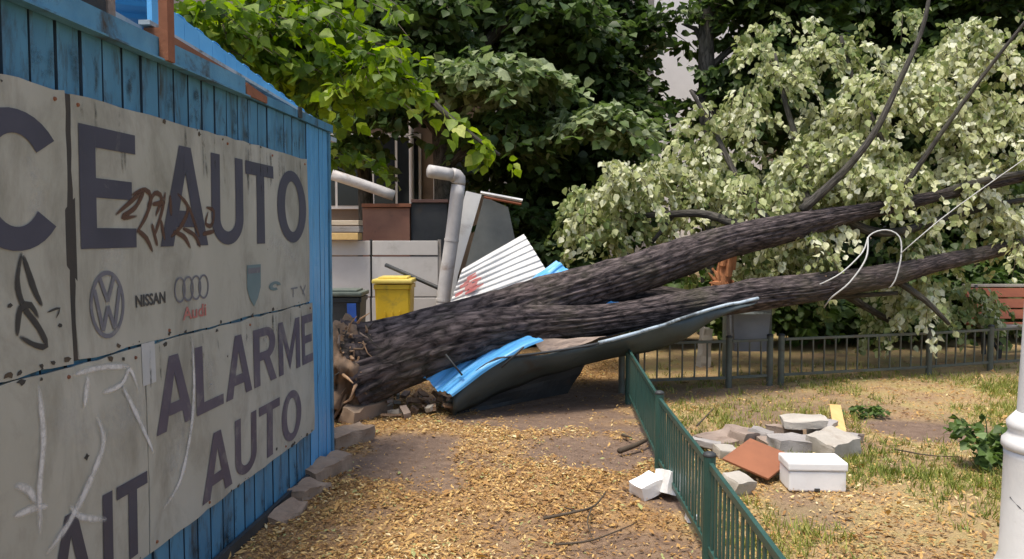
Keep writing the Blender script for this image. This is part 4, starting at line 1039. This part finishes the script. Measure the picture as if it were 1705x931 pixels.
# ================================================================== RUBBLE, SMALL THINGS
def rough_block(name, c, s, rot, mat, label=None, cat=None, group=None, amp=.012, seed=0, cuts=4, chip=.0, parent=None):
    bm = bmesh.new(); bmesh.ops.create_cube(bm, size=1.0)
    bmesh.ops.subdivide_edges(bm, edges=bm.edges[:], cuts=cuts, use_grid_fill=True)
    for v in bm.verts:
        q = Vector((v.co.x * s[0], v.co.y * s[1], v.co.z * s[2]))
        e = sum(1 for a in v.co if abs(a) > .49)
        d = Vector((noise.noise(q * 9 + Vector((seed, 0, 0))), noise.noise(q * 9 + Vector((0, seed, 5))), noise.noise(q * 9 + Vector((7, 0, seed)))))
        q += d * amp * (1 + .6 * (e > 1))
        if chip and e > 1: q *= 1 - chip * max(0, noise.noise(q * 5 + Vector((seed, seed, 0))))
        v.co = q
    bm.transform(Matrix.Translation(Vector(c)) @ rot.to_4x4())
    o = bm_obj(name, bm, mat, parent, False)
    return tag(o, label, cat, group)
def gp(px, py, z=0): return G(px, py, z)
# foam block
c = gp(1363, 819); fb = empty('foam_box', (c.x, c.y + .12, 0), 'large clean white foam box lying in front of the grey broken slabs', 'foam box')
box('body', (c.x, c.y + .12, .066), (.372, .238, .135), M['foam'], fb, E(0, 0, -3), .012)
box('lid', (c.x, c.y + .12, .166), (.388, .254, .058), M['foam'], fb, E(0, 0, -3), .012)
box('notch', (c.x - .01, c.y + .12 - .121, .012), (.035, .012, .02), M['dark_metal'], fb, E(0, 0, -3), .003)
c = gp(1263, 790); rp = box('steel_plate', (c.x, c.y, .115), (.37, .36, .018), M['rust_plate'], None, E(17, -2, 0) @ E(0, 0, 43), .004)
tag(rp, 'rusty brown square plate tilted on the rubble beside the white foam block', 'plate')
grp = None
rub = [  # px, py(base), size, rot, material, label
 (1208, 745, (.36, .26, .05), (6, -4, 25), 'concrete_brown', 'thin brownish slab leaning next to the fence side of the rubble'),
 (1180, 752, (.24, .20, .06), (-8, 6, -15), 'concrete', 'small dark edged slab closest to the green fence in the rubble'),
 (1243, 742, (.22, .16, .09), (5, 8, 40), 'concrete_brown', 'brownish lump of concrete directly behind the rusty plate'),
 (1340, 758, (.44, .24, .10), (0, 3, 6), 'concrete', 'wide grey slab lying behind the white foam block'),
 (1345, 735, (.34, .22, .07), (4, -3, -8), 'concrete_pale', 'pale slab topping the grey slab behind the foam block'),
 (1398, 765, (.30, .28, .14), (8, -6, 28), 'concrete_pale', 'pale chunky concrete block at the corner of the foam block'),
 (1412, 752, (.26, .30, .11), (-6, 10, -20), 'concrete', 'grey concrete chunk at the foot of the yellow plank'),
 (1295, 748, (.22, .20, .06), (0, -6, 12), 'concrete_brown', 'flat brown slab between the rusty plate and the wide grey slab'),
 (1233, 826, (.17, .15, .10), (10, 6, 30), 'concrete_pale', 'small pale stone on the fence side of the rusty plate'),
 (1420, 738, (.22, .16, .06), (0, 12, 40), 'concrete_brown', 'thin brown broken slab outermost of the rubble behind the pale chunk'),
] + [
 (1272, 738, (.20, .18, .08), (6, 5, 60), 'concrete', 'grey broken corner piece touching the far corner of the rusty plate'),
 (1310, 728, (.24, .16, .07), (-5, 4, 15), 'concrete_brown', 'brown slab piece lying behind the wide grey slab'),
 (1375, 725, (.24, .18, .08), (6, -8, 50), 'concrete', 'grey broken piece lying between the pale top slab and the yellow plank'),
 (1228, 728, (.20, .14, .05), (9, 3, -30), 'concrete_brown', 'flat brown chip lying behind the leaning brownish slab'),
 (1212, 765, (.16, .13, .07), (12, 4, 10), 'concrete_pale', 'small pale chip at the fence side corner of the rusty plate'),
]
for i, (px, py, s, ro, m, lab) in enumerate(rub):
    c = gp(px, py); z = s[2] / 2 + (.10 if 'topping' in lab else 0) - .005
    rough_block('concrete_piece', (c.x, c.y + s[1] / 2, z + .012), s, E(*ro), M[m], lab, 'concrete piece', None, .014, i * 3.3, 5, .08)
c0, c1 = gp(1402, 742), gp(1390, 690)
d = (c1 - c0); yp = box('plank', ((c0 + c1) / 2 + Vector((0, 0, .05))), (.10, d.length, .028), M['plank_yellow'], None, E(3, 0, math.degrees(math.atan2(-d.x, d.y))), .003)
tag(yp, 'bright yellow plank lying on the lawn at the end of the rubble', 'plank')
c = gp(1080, 826); o = rough_block('foam_block', (c.x, c.y + .06, .05), (.18, .16, .09), E(4, -14, 28), M['foam'], 'broken white foam piece lying on the path next to the fence', 'foam block', None, .008, 2, 4, .1)
c = gp(1119, 826); o = rough_block('foam_block', (c.x - .01, c.y + .05, .075), (.12, .18, .14), E(-6, 18, 20), M['foam'], 'small tilted white foam piece touching the fence pickets', 'foam block', None, .008, 8, 4, .1)
c = gp(1157, 868); rough_block('foam_block', (c.x - .02, c.y, .02), (.06, .05, .04), E(0, 5, 10), M['foam'], 'tiny white foam crumb under the fence pickets', 'foam block', None, .005, 5, 3)
# kerb stones and rubble along the kiosk foot
kb = [(612, 692, (.15, .62, .16), (4, 8, -26)), (578, 738, (.15, .56, .15), (-3, 10, -24)), (543, 788, (.16, .46, .12), (3, 6, -22)), (512, 822, (.15, .30, .09), (0, 6, -18)), (480, 858, (.13, .28, .07), (4, 2, -12))]
kl = ['long tilted kerb stone at the foot of the torn roots', 'second broken kerb stone from the torn roots, beside the kiosk corner', 'third broken kerb stone from the torn roots, at the kiosk wall', 'small kerb stone half buried in litter along the kiosk wall', 'smallest kerb fragment sunk in litter along the kiosk wall']
for i, (px, py, s, ro) in enumerate(kb):
    c = gp(px, py); rough_block('kerb_stone', (c.x, c.y, s[2] / 2 - .03), s, E(*ro), M['kerb'], kl[i], 'kerb stone', None, .02, i * 5 + 1, 6, .1)
# scraps at the foot of the trunk
sr = random.Random(12)
SK = (('wood_torn', 'splintered tan scrap of torn wood', 'wood scrap'), ('concrete_brown', 'dull brown broken stone', 'brown stone'), ('concrete_pale', 'pale broken stone', 'pale stone'), ('soil', 'dark crumbly clod of soil', 'soil clod'))
for i in range(34):
    c = gp(sr.uniform(640, 765), sr.uniform(655, 697)); L = sr.uniform(.06, .20)
    rough_block(SK[i % 4][2].replace(' ', '_'), (c.x, c.y, sr.uniform(.02, .10)), (L, sr.uniform(.025, .07), sr.uniform(.015, .05)), E(sr.uniform(-35, 35), sr.uniform(-30, 30), sr.uniform(0, 180)),
                M[SK[i % 4][0]], 'small %s heaped at the foot of the fallen trunk' % SK[i % 4][1], SK[i % 4][2], '%ss at the foot of the fallen trunk' % SK[i % 4][2], .012, i, 3)
# fallen sticks
def stick(pts, r, lab, forks=()):
    q = [gp(x, y) + Vector((0, 0, .018 + z)) for x, y, z in pts]
    if not forks:
        o = tube('fallen_stick', q, [r * (1 - .6 * i / (len(q) - 1)) for i in range(len(q))], M['twig'], None, 7, .05, .05, .25, seed=r * 900)
        return tag(o, lab, 'stick')
    e = empty('fallen_stick', q[0], lab, 'stick')
    tube('stem', q, [r * (1 - .6 * i / (len(q) - 1)) for i in range(len(q))], M['twig'], e, 7, .05, .05, .25)
    for f in forks: tube('fork', [gp(x, y) + Vector((0, 0, .018 + z)) for x, y, z in f], [r * .6, r * .45, r * .2][:len(f)] if len(f) <= 3 else r * .4, M['twig'], e, 6, .05)
stick([(1030, 755, 0), (1060, 748, .02), (1086, 735, .03), (1092, 722, .02)], .022, 'thick curved brown stick on bare earth beside the fence')
stick([(905, 868, 0), (960, 862, .02), (990, 855, .03), (1008, 840, .06)], .010, 'forked twig lying where bare dark earth meets the litter on the path', [[(985, 856, .02), (978, 880, .02), (986, 900, 0)], [(960, 862, .02), (940, 852, .01)]])
stick([(925, 912, 0), (985, 908, .01), (1056, 886, .03)], .008, 'long thin dark stick lying on bare earth of the path')
stick([(1160, 722, .05), (1175, 712, .08), (1188, 705, .12)], .010, 'short red brown stick poking out of the rubble at the fence')
stick([(1036, 728, 0), (1052, 734, .01)], .014, 'short dark stub of wood on the bare earth near the fence')
stick([(1490, 752, 0), (1545, 764, .01), (1600, 765, 0)], .007, 'thin twig lying in the lawn grass by the green weed')
# weed on the lawn
wr = np.random.default_rng(3)
wc = gp(1645, 775)
weed = empty('weed', wc, 'leafy green weed growing out of the littered lawn near the white lamp post', 'weed')
C = []
for k in range(9):
    a = wr.uniform(0, 6.283); top_ = Vector((wc.x + math.cos(a) * .16 + wr.normal(0, .04) - .03, wc.y + math.sin(a) * .12, wr.uniform(.16, .40)))
    tube('stem', [wc, (wc + top_) / 2 + Vector((0, 0, .05)), top_], [.006, .005, .003], M['leaf_mid'], weed, 5, .06)
    for j in range(5): C.append(list(Vector(wc).lerp(top_, .35 + .65 * j / 4)))
f = sprays(wr, np.array(C), 7, .09, .3, .075, .8, .45, .2, .3)
ob = leaf_objects(f[:6], range(len(f[4])) if len(f[4]) < 300 else range(300), M['leaf_mid'], weed)
wc2 = gp(1440, 690); weed2 = empty('weed', wc2, 'low dark weed clump on the lawn behind the yellow plank', 'weed')
f = sprays(wr, np.array([[wc2.x + wr.normal(0, .12), wc2.y + wr.normal(0, .06), .06] for _ in range(14)]), 8, .1, .4, .06, .8, .3, .2, .3)
leaf_objects(f[:6], range(len(f[4])), M['leaf_mid'], weed2)

# ================================================================== LAMP POST
lc = Vector((2.425, 3.60, 0))
lamp = empty('lamp_post', lc, 'thick grey white painted lamp post with a moulded collar standing on the lawn', 'lamp post')
def lathe(name, prof, mat, parent, c, seg=40):
    vs, fs = [], []
    for r, z in prof:
        for k in range(seg):
            a = 2 * math.pi * k / seg; vs.append((c.x + r * math.cos(a), c.y + r * math.sin(a), c.z + z))
    for i in range(len(prof) - 1):
        for k in range(seg):
            k2 = (k + 1) % seg; fs.append((i * seg + k, i * seg + k2, (i + 1) * seg + k2, (i + 1) * seg + k))
    fs.append(tuple(range((len(prof) - 1) * seg, len(prof) * seg)))
    return pd_obj(name, vs, fs, mat, parent, True)
zc = P(1690, 715, 3.6).z
lathe('base', [(.215, 0), (.215, .12), (.195, .16), (.172, .22), (.165, zc - .13), (.168, zc - .10)], M['lamp'], lamp, lc)
lathe('collar', [(.168, zc - .098), (.178, zc - .085), (.176, zc - .055), (.156, zc - .035), (.150, zc - .015), (.158, zc + .005), (.160, zc + .025), (.145, zc + .045), (.120, zc + .075)], M['lamp'], lamp, lc)
lathe('shaft', [(.119, zc + .07), (.112, zc + .3), (.098, 1.6), (.085, 2.6), (.07, 4.2)], M['lamp'], lamp, lc)
for z in (.38, .62):
    bm = bmesh.new(); bmesh.ops.create_cone(bm, segments=10, radius1=.008, radius2=.006, depth=.012, cap_ends=True, matrix=Matrix.Translation(lc + Vector((-.125, -.112, z))) @ E(90, 0, -48).to_4x4()); bm_obj('bolt', bm, M['dark_metal'], lamp)
tube('wire', [lc + Vector((-.167 * math.cos(a), -.167 * math.sin(a), .50 - .10 * (a - .2) + .0 * a)) for a in [.1, .4, .7, 1.0, 1.3, 1.6, 1.9]], .003, M['dark_metal'], lamp, 5, .03)
bm = bmesh.new(); bmesh.ops.create_uvsphere(bm, u_segments=24, v_segments=14, radius=.2, matrix=Matrix.Translation(lc + Vector((0, 0, 4.38)))); bm_obj('globe', bm, M['foam'], lamp, True)

# ================================================================== BENCH, LITTER BIN, STUB
bench = empty('park_bench', P(1680, 600, 11.3), 'park bench with red brown wooden slats behind the far fence', 'bench')
bx0, bx1 = P(1622, 500, 11.3).x, P(1622, 500, 11.3).x + 1.55
bcx, bw = (bx0 + bx1) / 2, bx1 - bx0
for k, z in enumerate((.56, .71, .86)):
    box('back_slat', (bcx, 11.42 + .05 * k, z), (bw, .03, .135), M['wood_red'], bench, E(-18, 0, 0))
for k in range(3):
    box('seat_slat', (bcx, 10.92 + .145 * k, .445), (bw + .3, .125, .035), M['concrete_pale'] if k == 0 else M['wood_red'], bench)
for s in (-1, 1):
    x = bcx + s * (bw / 2 - .18)
    box('leg', (x, 10.95, .21), (.045, .05, .43), M['dark_metal'], bench, E(8, 0, 0))
    box('leg', (x, 11.36, .21), (.045, .05, .43), M['dark_metal'], bench, E(-8, 0, 0))
    box('back_support', (x, 11.50, .70), (.04, .03, .56), M['dark_metal'], bench, E(-18, 0, 0))
    box('brace', (x, 11.15, .22), (.03, .42, .03), M['dark_metal'], bench, E(40, 0, 0))
box('top_rail', (bcx, 11.60, .96), (bw, .04, .04), M['concrete_pale'], bench)
lb = empty('litter_bin', P(1243, 620, 9.55), 'dark grey square litter bin on two posts under the snapped trunk end', 'bin')
a, b = P(1212, 582, 9.55), P(1276, 506, 9.55)
bw_ = b.x - a.x; bcx_ = (a.x + b.x) / 2; bz0, bz1 = a.z, b.z
bm = bmesh.new()
lo = [bm.verts.new((bcx_ + sx * bw_ * .42, 9.55 + sy * .16, bz0)) for sx, sy in ((-1, -1), (1, -1), (1, 1), (-1, 1))]
hi = [bm.verts.new((bcx_ + sx * bw_ * .5, 9.55 + sy * .2, bz1)) for sx, sy in ((-1, -1), (1, -1), (1, 1), (-1, 1))]
bm.faces.new(lo[::-1])
for i in range(4): bm.faces.new((lo[i], lo[(i + 1) % 4], hi[(i + 1) % 4], hi[i]))
bo = bm_obj('body', bm, surf('slate_grey_metal', (.16, .17, .19), (.22, .23, .25), 3, .5, .1), lb); md = bo.modifiers.new('t', 'SOLIDIFY'); md.thickness = .012
for sx, sy, lx_, ly_ in ((0, -.205, bw_ * 1.06, .03), (0, .205, bw_ * 1.06, .03), (-.515, 0, .03, .38), (.515, 0, .03, .38)):
    box('rim', (bcx_ + sx * bw_, 9.55 + sy, bz1 + .012), (lx_, ly_, .03), M['trim'], lb)
box('band', (bcx_, 9.55 - .205, bz1 - .09), (bw_ * .98, .012, .03), M['trim'], lb)
for s in (-1, 1):
    box('leg', (bcx_ + s * (bw_ / 2 + .045), 9.55, (bz1 + .02) / 2), (.04, .04, bz1 + .02), M['fence_far'], lb)
c = P(1173, 620, 10.3)
rough_block('concrete_stub', (c.x, 10.3, .24), (.13, .13, .52), E(2, 3, 12), M['concrete_pale'], 'short pale concrete stub post behind the bar fence', 'post', None, .02, 4, 6, .08)
# loose cable over the trunk
cb = tube('loose_cable', [P(x, y, Y) for x, y, Y in ((1362, 475, 8.75), (1400, 455, 8.7), (1436, 420, 8.8), (1448, 392, 8.9), (1475, 383, 8.95), (1498, 395, 8.9), (1500, 430, 8.85), (1490, 468, 8.85), (1480, 480, 8.9))], .008, M['cable'], None, 6, .05)
tag(cb, 'pale cable looping high over the fallen limb', 'cable')
cb = tube('loose_cable', [P(x, y, Y) for x, y, Y in ((1445, 395, 8.85), (1442, 430, 8.75), (1415, 470, 8.7), (1385, 495, 8.75), (1372, 512, 8.9))], .009, M['cable'], None, 6, .05)
tag(cb, 'pale cable hanging down in front of the fallen limb', 'cable')
cb = tube('loose_cable', [P(x, y, Y) for x, y, Y in ((1500, 422, 8.85), (1560, 370, 8.9), (1630, 318, 8.9), (1720, 255, 8.8))], .006, M['cable'], None, 5, .2)
tag(cb, 'thin pale cable stretched up from the loop through the fallen crown', 'cable')

# ================================================================== STANDING TREES
def make_tree(name, px, Y, label, lobes, mat, n_spray, size, trunk_r=.14, trunk_top=None, tint=.45, leaves=26, L=.75, limbs=(), group=None, n_obj=0, flat=.9, droop=.35, hang=.4, seed=0, trunk=True, bark='bark_grey', lean=0, h=None):
    """lobes: (px, py, rx px, ry px, depth, depth radius, weight)"""
    base = Vector((P(px, 500, Y).x, Y, 0))
    root = empty(name, base, label, 'tree' if trunk else 'shrub', group)
    rng = np.random.default_rng(100 + seed); fr = []; tw = []
    tot = sum(l[6] for l in lobes)
    if trunk:
        tt = trunk_top or P(px, -60, Y)
        tube('trunk', [base - Vector((0, 0, .1)), base.lerp(tt, .3) + Vector((.05, 0, 0)), base.lerp(tt, .65) - Vector((.05, 0, 0)), tt], [trunk_r * 1.25, trunk_r, trunk_r * .8, trunk_r * .55], M[bark], root, 20, .2, .08, .08, seed=seed)
    for l in limbs:
        p_, r_ = pts_of(l); tube('limb', p_, r_, M[bark], root, 10, .2, .05, .1, seed=seed + 3)
    for lb_ in lobes:
        lp, lyy, rx, ry, Yl, rY, w = lb_[:7]; tn = lb_[7] if len(lb_) > 7 else tint
        c = P(lp, lyy, Yl); k = Yl / F_PX
        n = max(4, int(n_spray * w / tot))
        u = norm(rng.normal(0, 1, (n, 3))) * rng.uniform(.2, 1, (n, 1)) ** .45
        C = np.array(c) + u * np.array([rx * k, rY, ry * k])
        C[:, 2] = np.maximum(C[:, 2], .15)
        if trunk:      # a bough from the trunk to each lobe
            tz = max(.9, c.z - .6); s0 = base.lerp(tt, min(max(tz / tt.z, .1), .98))
            tube('limb', [s0, s0.lerp(c, .5) + Vector((0, 0, .2)), c], [trunk_r * .4, trunk_r * .25, trunk_r * .08], M[bark], root, 8, .25, .05, .1, seed=seed + lp)
        f = sprays(rng, C, leaves, L, droop, size, flat, np.clip(tn + rng.normal(0, .14, n), 0, 1), .14, hang)
        fr.append(f[:6]); tw.append(f[6])
    foliage(root, fr, mat, n_obj)
    t = link('twigs', twig_mesh('twigs', [np.concatenate([q[k] for q in tw]) for k in range(3)], .008), M['twig'], root); t['kind'] = 'stuff'
    return root
# leafy tree behind the kiosk whose bough reaches over the yard
make_tree('leafy_tree', 430, 9.2, 'bright leafy tree behind the kiosk roof reaching a bough over the yard',
          [(400, 60, 70, 60, 7.3, .5, 10), (500, 70, 80, 70, 7.5, .6, 12), (555, 130, 50, 50, 7.8, .5, 5), (610, 110, 60, 50, 7.4, .4, 5), (460, 140, 60, 50, 7.9, .5, 6), (360, 20, 60, 40, 6.9, .4, 5), (520, 0, 120, 50, 7.8, .6, 8), (566, 262, 16, 22, 8.6, .2, .8)],
          M['leaf_near'], 170, .125, .16, P(470, -250, 8.8), .47, 18, .5,
          [[(560, 60, 10, 8.2), (640, 85, 8, 7.8), (700, 150, 6, 7.5), (760, 205, 4, 7.3), (832, 258, 2.5, 7.2)], [(420, -40, 10, 8.4), (400, 30, 6, 7.5), (380, 90, 3, 7.2)]], None, 260, .9, .45, .7, 1)
brt = [o for o in bpy.data.objects if o.name.startswith('leafy_tree')][0]
rng = np.random.default_rng(77)
bc, _ = catmull([P(640, 85, 7.8), P(700, 150, 7.5), P(760, 205, 7.3), P(832, 258, 7.2)], [1] * 4, .07)
f = sprays(rng, np.array([list(p) for p in bc]), 5, .16, .6, .13, .9, .66, .2, .8)
leaf_objects(f[:6], range(min(300 - 260, len(f[4]))), M['leaf_near'], brt)
k0 = min(40, len(f[4])); bo = link('bough_leaves', np_mesh('bough_leaves', *place(LF_V, LF_F, f[0][k0:], f[1][k0:], f[2][k0:], f[3][k0:], f[4][k0:], f[5][k0:])), M['leaf_near'], brt); bo['kind'] = 'stuff'

G_ = 'standing trees beyond the yard'
make_tree('standing_tree', 735, 13.0, 'dark tree with two leaning limbs behind the bent duct',
          [(700, 60, 90, 70, 12.5, 1.0, 8), (840, 125, 85, 32, 11.6, .7, 5, .92), (650, 170, 40, 25, 12.6, .7, 2), (900, 40, 100, 60, 13.2, 1.2, 8), (720, -60, 200, 60, 13, 1.5, 10), (850, 215, 45, 30, 12.3, .6, 2.5), (1000, 195, 50, 22, 11.8, .5, 2, .92)],
          M['leaf_dark'], 560, .17, .2, P(745, -120, 13.0), .55, 26, .8, [[(738, 230, 14, 13), (760, 150, 12, 12.8), (820, 60, 9, 12.6), (890, 0, 7, 12.4), (930, -30, 5, 12.3)]], G_, seed=2)
make_tree('standing_tree', 935, 15.0, 'dense dark green tree behind the crushed roof',
          [(930, 120, 90, 90, 14.5, 1.2, 9), (985, 60, 80, 80, 14.8, 1.2, 9), (1010, 180, 60, 70, 14.2, 1, 7), (900, 230, 80, 60, 14.4, 1, 6), (980, 260, 90, 60, 14.2, 1, 6), (950, -60, 130, 70, 15, 1.5, 8), (880, 320, 70, 50, 14.6, .8, 4), (950, 380, 100, 50, 14.6, .8, 5)],
          M['leaf_dark'], 760, .18, .22, P(950, -150, 15), .42, 28, .8, (), G_, seed=3)
make_tree('standing_tree', 1183, 13.6, 'dark straight trunked tree rising behind the fallen crown beside the bright gap',
          [(1285, 60, 65, 80, 13.8, 1, 7), (1135, 40, 30, 45, 13.8, .6, .7), (1150, 150, 24, 40, 13.8, .5, .4), (1290, -40, 110, 60, 13.6, 1.3, 8), (1260, 160, 70, 60, 14, .8, 5), (1200, 300, 60, 40, 14, .8, 3)],
          M['leaf_dark'], 420, .17, .17, P(1180, -140, 13.6), .5, 26, .75, (), G_, seed=4)
make_tree('standing_tree', 1420, 16.0, 'tall dark tree directly behind the middle of the fallen crown',
          [(1420, 60, 120, 80, 16, 1.5, 9), (1330, 160, 100, 90, 15.5, 1.2, 8), (1500, 160, 110, 90, 15.8, 1.2, 8), (1400, -50, 200, 60, 16, 1.6, 9), (1420, 300, 140, 90, 15.5, 1, 9), (1350, 420, 120, 60, 15.2, .8, 6)],
          M['leaf_dark'], 800, .19, .2, P(1430, -150, 16), .42, 28, .85, (), G_, seed=5)
make_tree('standing_tree', 1640, 15.0, 'tall dark tree behind the bench and fallen crown',
          [(1620, 100, 110, 90, 15, 1.5, 9), (1720, 200, 110, 90, 14.6, 1.2, 8), (1640, -30, 180, 60, 15, 1.5, 8), (1650, 320, 120, 80, 14.6, 1, 8), (1740, 400, 100, 80, 14.4, 1, 6), (1600, 430, 90, 50, 14.2, .8, 4)],
          M['leaf_dark'], 720, .19, .2, P(1650, -150, 15), .45, 28, .85, (), G_, seed=6)
make_tree('standing_tree', 606, 14.0, 'slim grey trunked tree standing in front of the brown house',
          [(620, 60, 100, 70, 13.8, 1.2, 8), (560, 150, 60, 60, 13.8, .8, 4), (560, -40, 150, 60, 14, 1.4, 8), (575, 240, 25, 25, 13.2, .4, 1)],
          M['leaf_mid'], 380, .17, .13, P(600, -150, 14), .5, 26, .75, (), G_, seed=7, bark='bark_grey')
for i, (px, Y, l, n, lab) in enumerate((
    (1100, 12.4, [(1080, 470, 80, 45, 12.4, .6, 1), (1150, 500, 80, 45, 12.2, .6, 1)], 120, 'low green bushes behind the litter bin fence'),
    (1370, 12.2, [(1330, 510, 80, 50, 12.2, .6, 1), (1420, 520, 80, 45, 12.4, .6, 1)], 130, 'leafy green bush behind the middle of the bar fence'),
    (1540, 12.6, [(1520, 505, 70, 50, 12.6, .6, 1), (1600, 490, 70, 60, 12.8, .6, 1)], 120, 'dark green bush behind the end of the bench'),
    (900, 12.6, [(880, 390, 50, 60, 12.6, .6, 1), (960, 430, 70, 60, 12.4, .6, 1), (1000, 480, 60, 50, 12.2, .6, 1)], 150, 'dark bush beyond the white corrugated sheet'),
    (1720, 13.0, [(1700, 500, 80, 60, 13, .6, 1)], 80, 'dark green bush behind the bench back'))):
    make_tree('shrub', px, Y, lab, l, M['leaf_mid'] if i in (1, 0) else M['leaf_dark'], n, .14, tint=.5, trunk=False, L=.5, seed=20 + i, group='bushes beyond the fence')

# ================================================================== BUILDINGS BEHIND
def building(name, x0, x1, Y, D, H, mat, label, wins, roof=None):
    r = empty(name, ((x0 + x1) / 2, Y, 0), label, 'building')
    box('wall', ((x0 + x1) / 2, Y + D / 2, H / 2 - .1), (x1 - x0, D, H + .2), mat, r, None, .02)
    for (wx, wz, ww, wh) in wins:
        f = box('window', (wx, Y - .012, wz), (ww, .08, wh), M['wall_white'], r, None, .01)
        for s in (-1, 1): box('pane', (wx + s * ww * .235, Y - .045, wz), (ww * .42, .03, wh - .14), M['glass'], f, None, .004)
    if roof: box('roof', ((x0 + x1) / 2, Y + D / 2, H + .12), (x1 - x0 + .6, D + .6, .22), roof, r, None, .03)
    return r
xa = P(520, 300, 16.2).x; xb = P(800, 300, 16.2).x
building('old_house', xa - 5, xb, 16.2, 5, 5.2, M['wall_brown'], 'low brown rendered house behind the panel wall', [(P(660, 260, 16.2).x, 2.95, 1.0, 1.5), (P(560, 260, 16.2).x, 2.95, 1.0, 1.5), (P(755, 260, 16.2).x, 2.95, .8, 1.5)], M['roof_tile'])
tube('drainpipe', [(P(684, 230, 16).x, 16.08, 4.9), (P(684, 230, 16).x, 16.08, 1.2)], .05, M['wall_white'], bpy.data.objects['old_house'], 10, .5)
def grid_wins(x0, x1, zs, step): return [(x0 + step * (i + .5), z, 1.3, 1.5) for z in zs for i in range(int((x1 - x0) / step))]
building('apartment_block', -16, 4.7, 27, 8, 17, M['wall_grey'], 'grey apartment block behind the dark trees on the kiosk side', grid_wins(-15, 4.3, (2, 5, 8, 11), 2.9))
building('apartment_block', 10.5, 34, 26, 8, 16, M['wall_brown'], 'brown apartment block behind the fallen crown and bench', grid_wins(11, 33, (2, 5, 8, 11), 2.9))
building('apartment_block', 4.0, 16.0, 40, 8, 24, M['wall_white'], 'bright white apartment block seen in the gap between the two darker blocks', [])
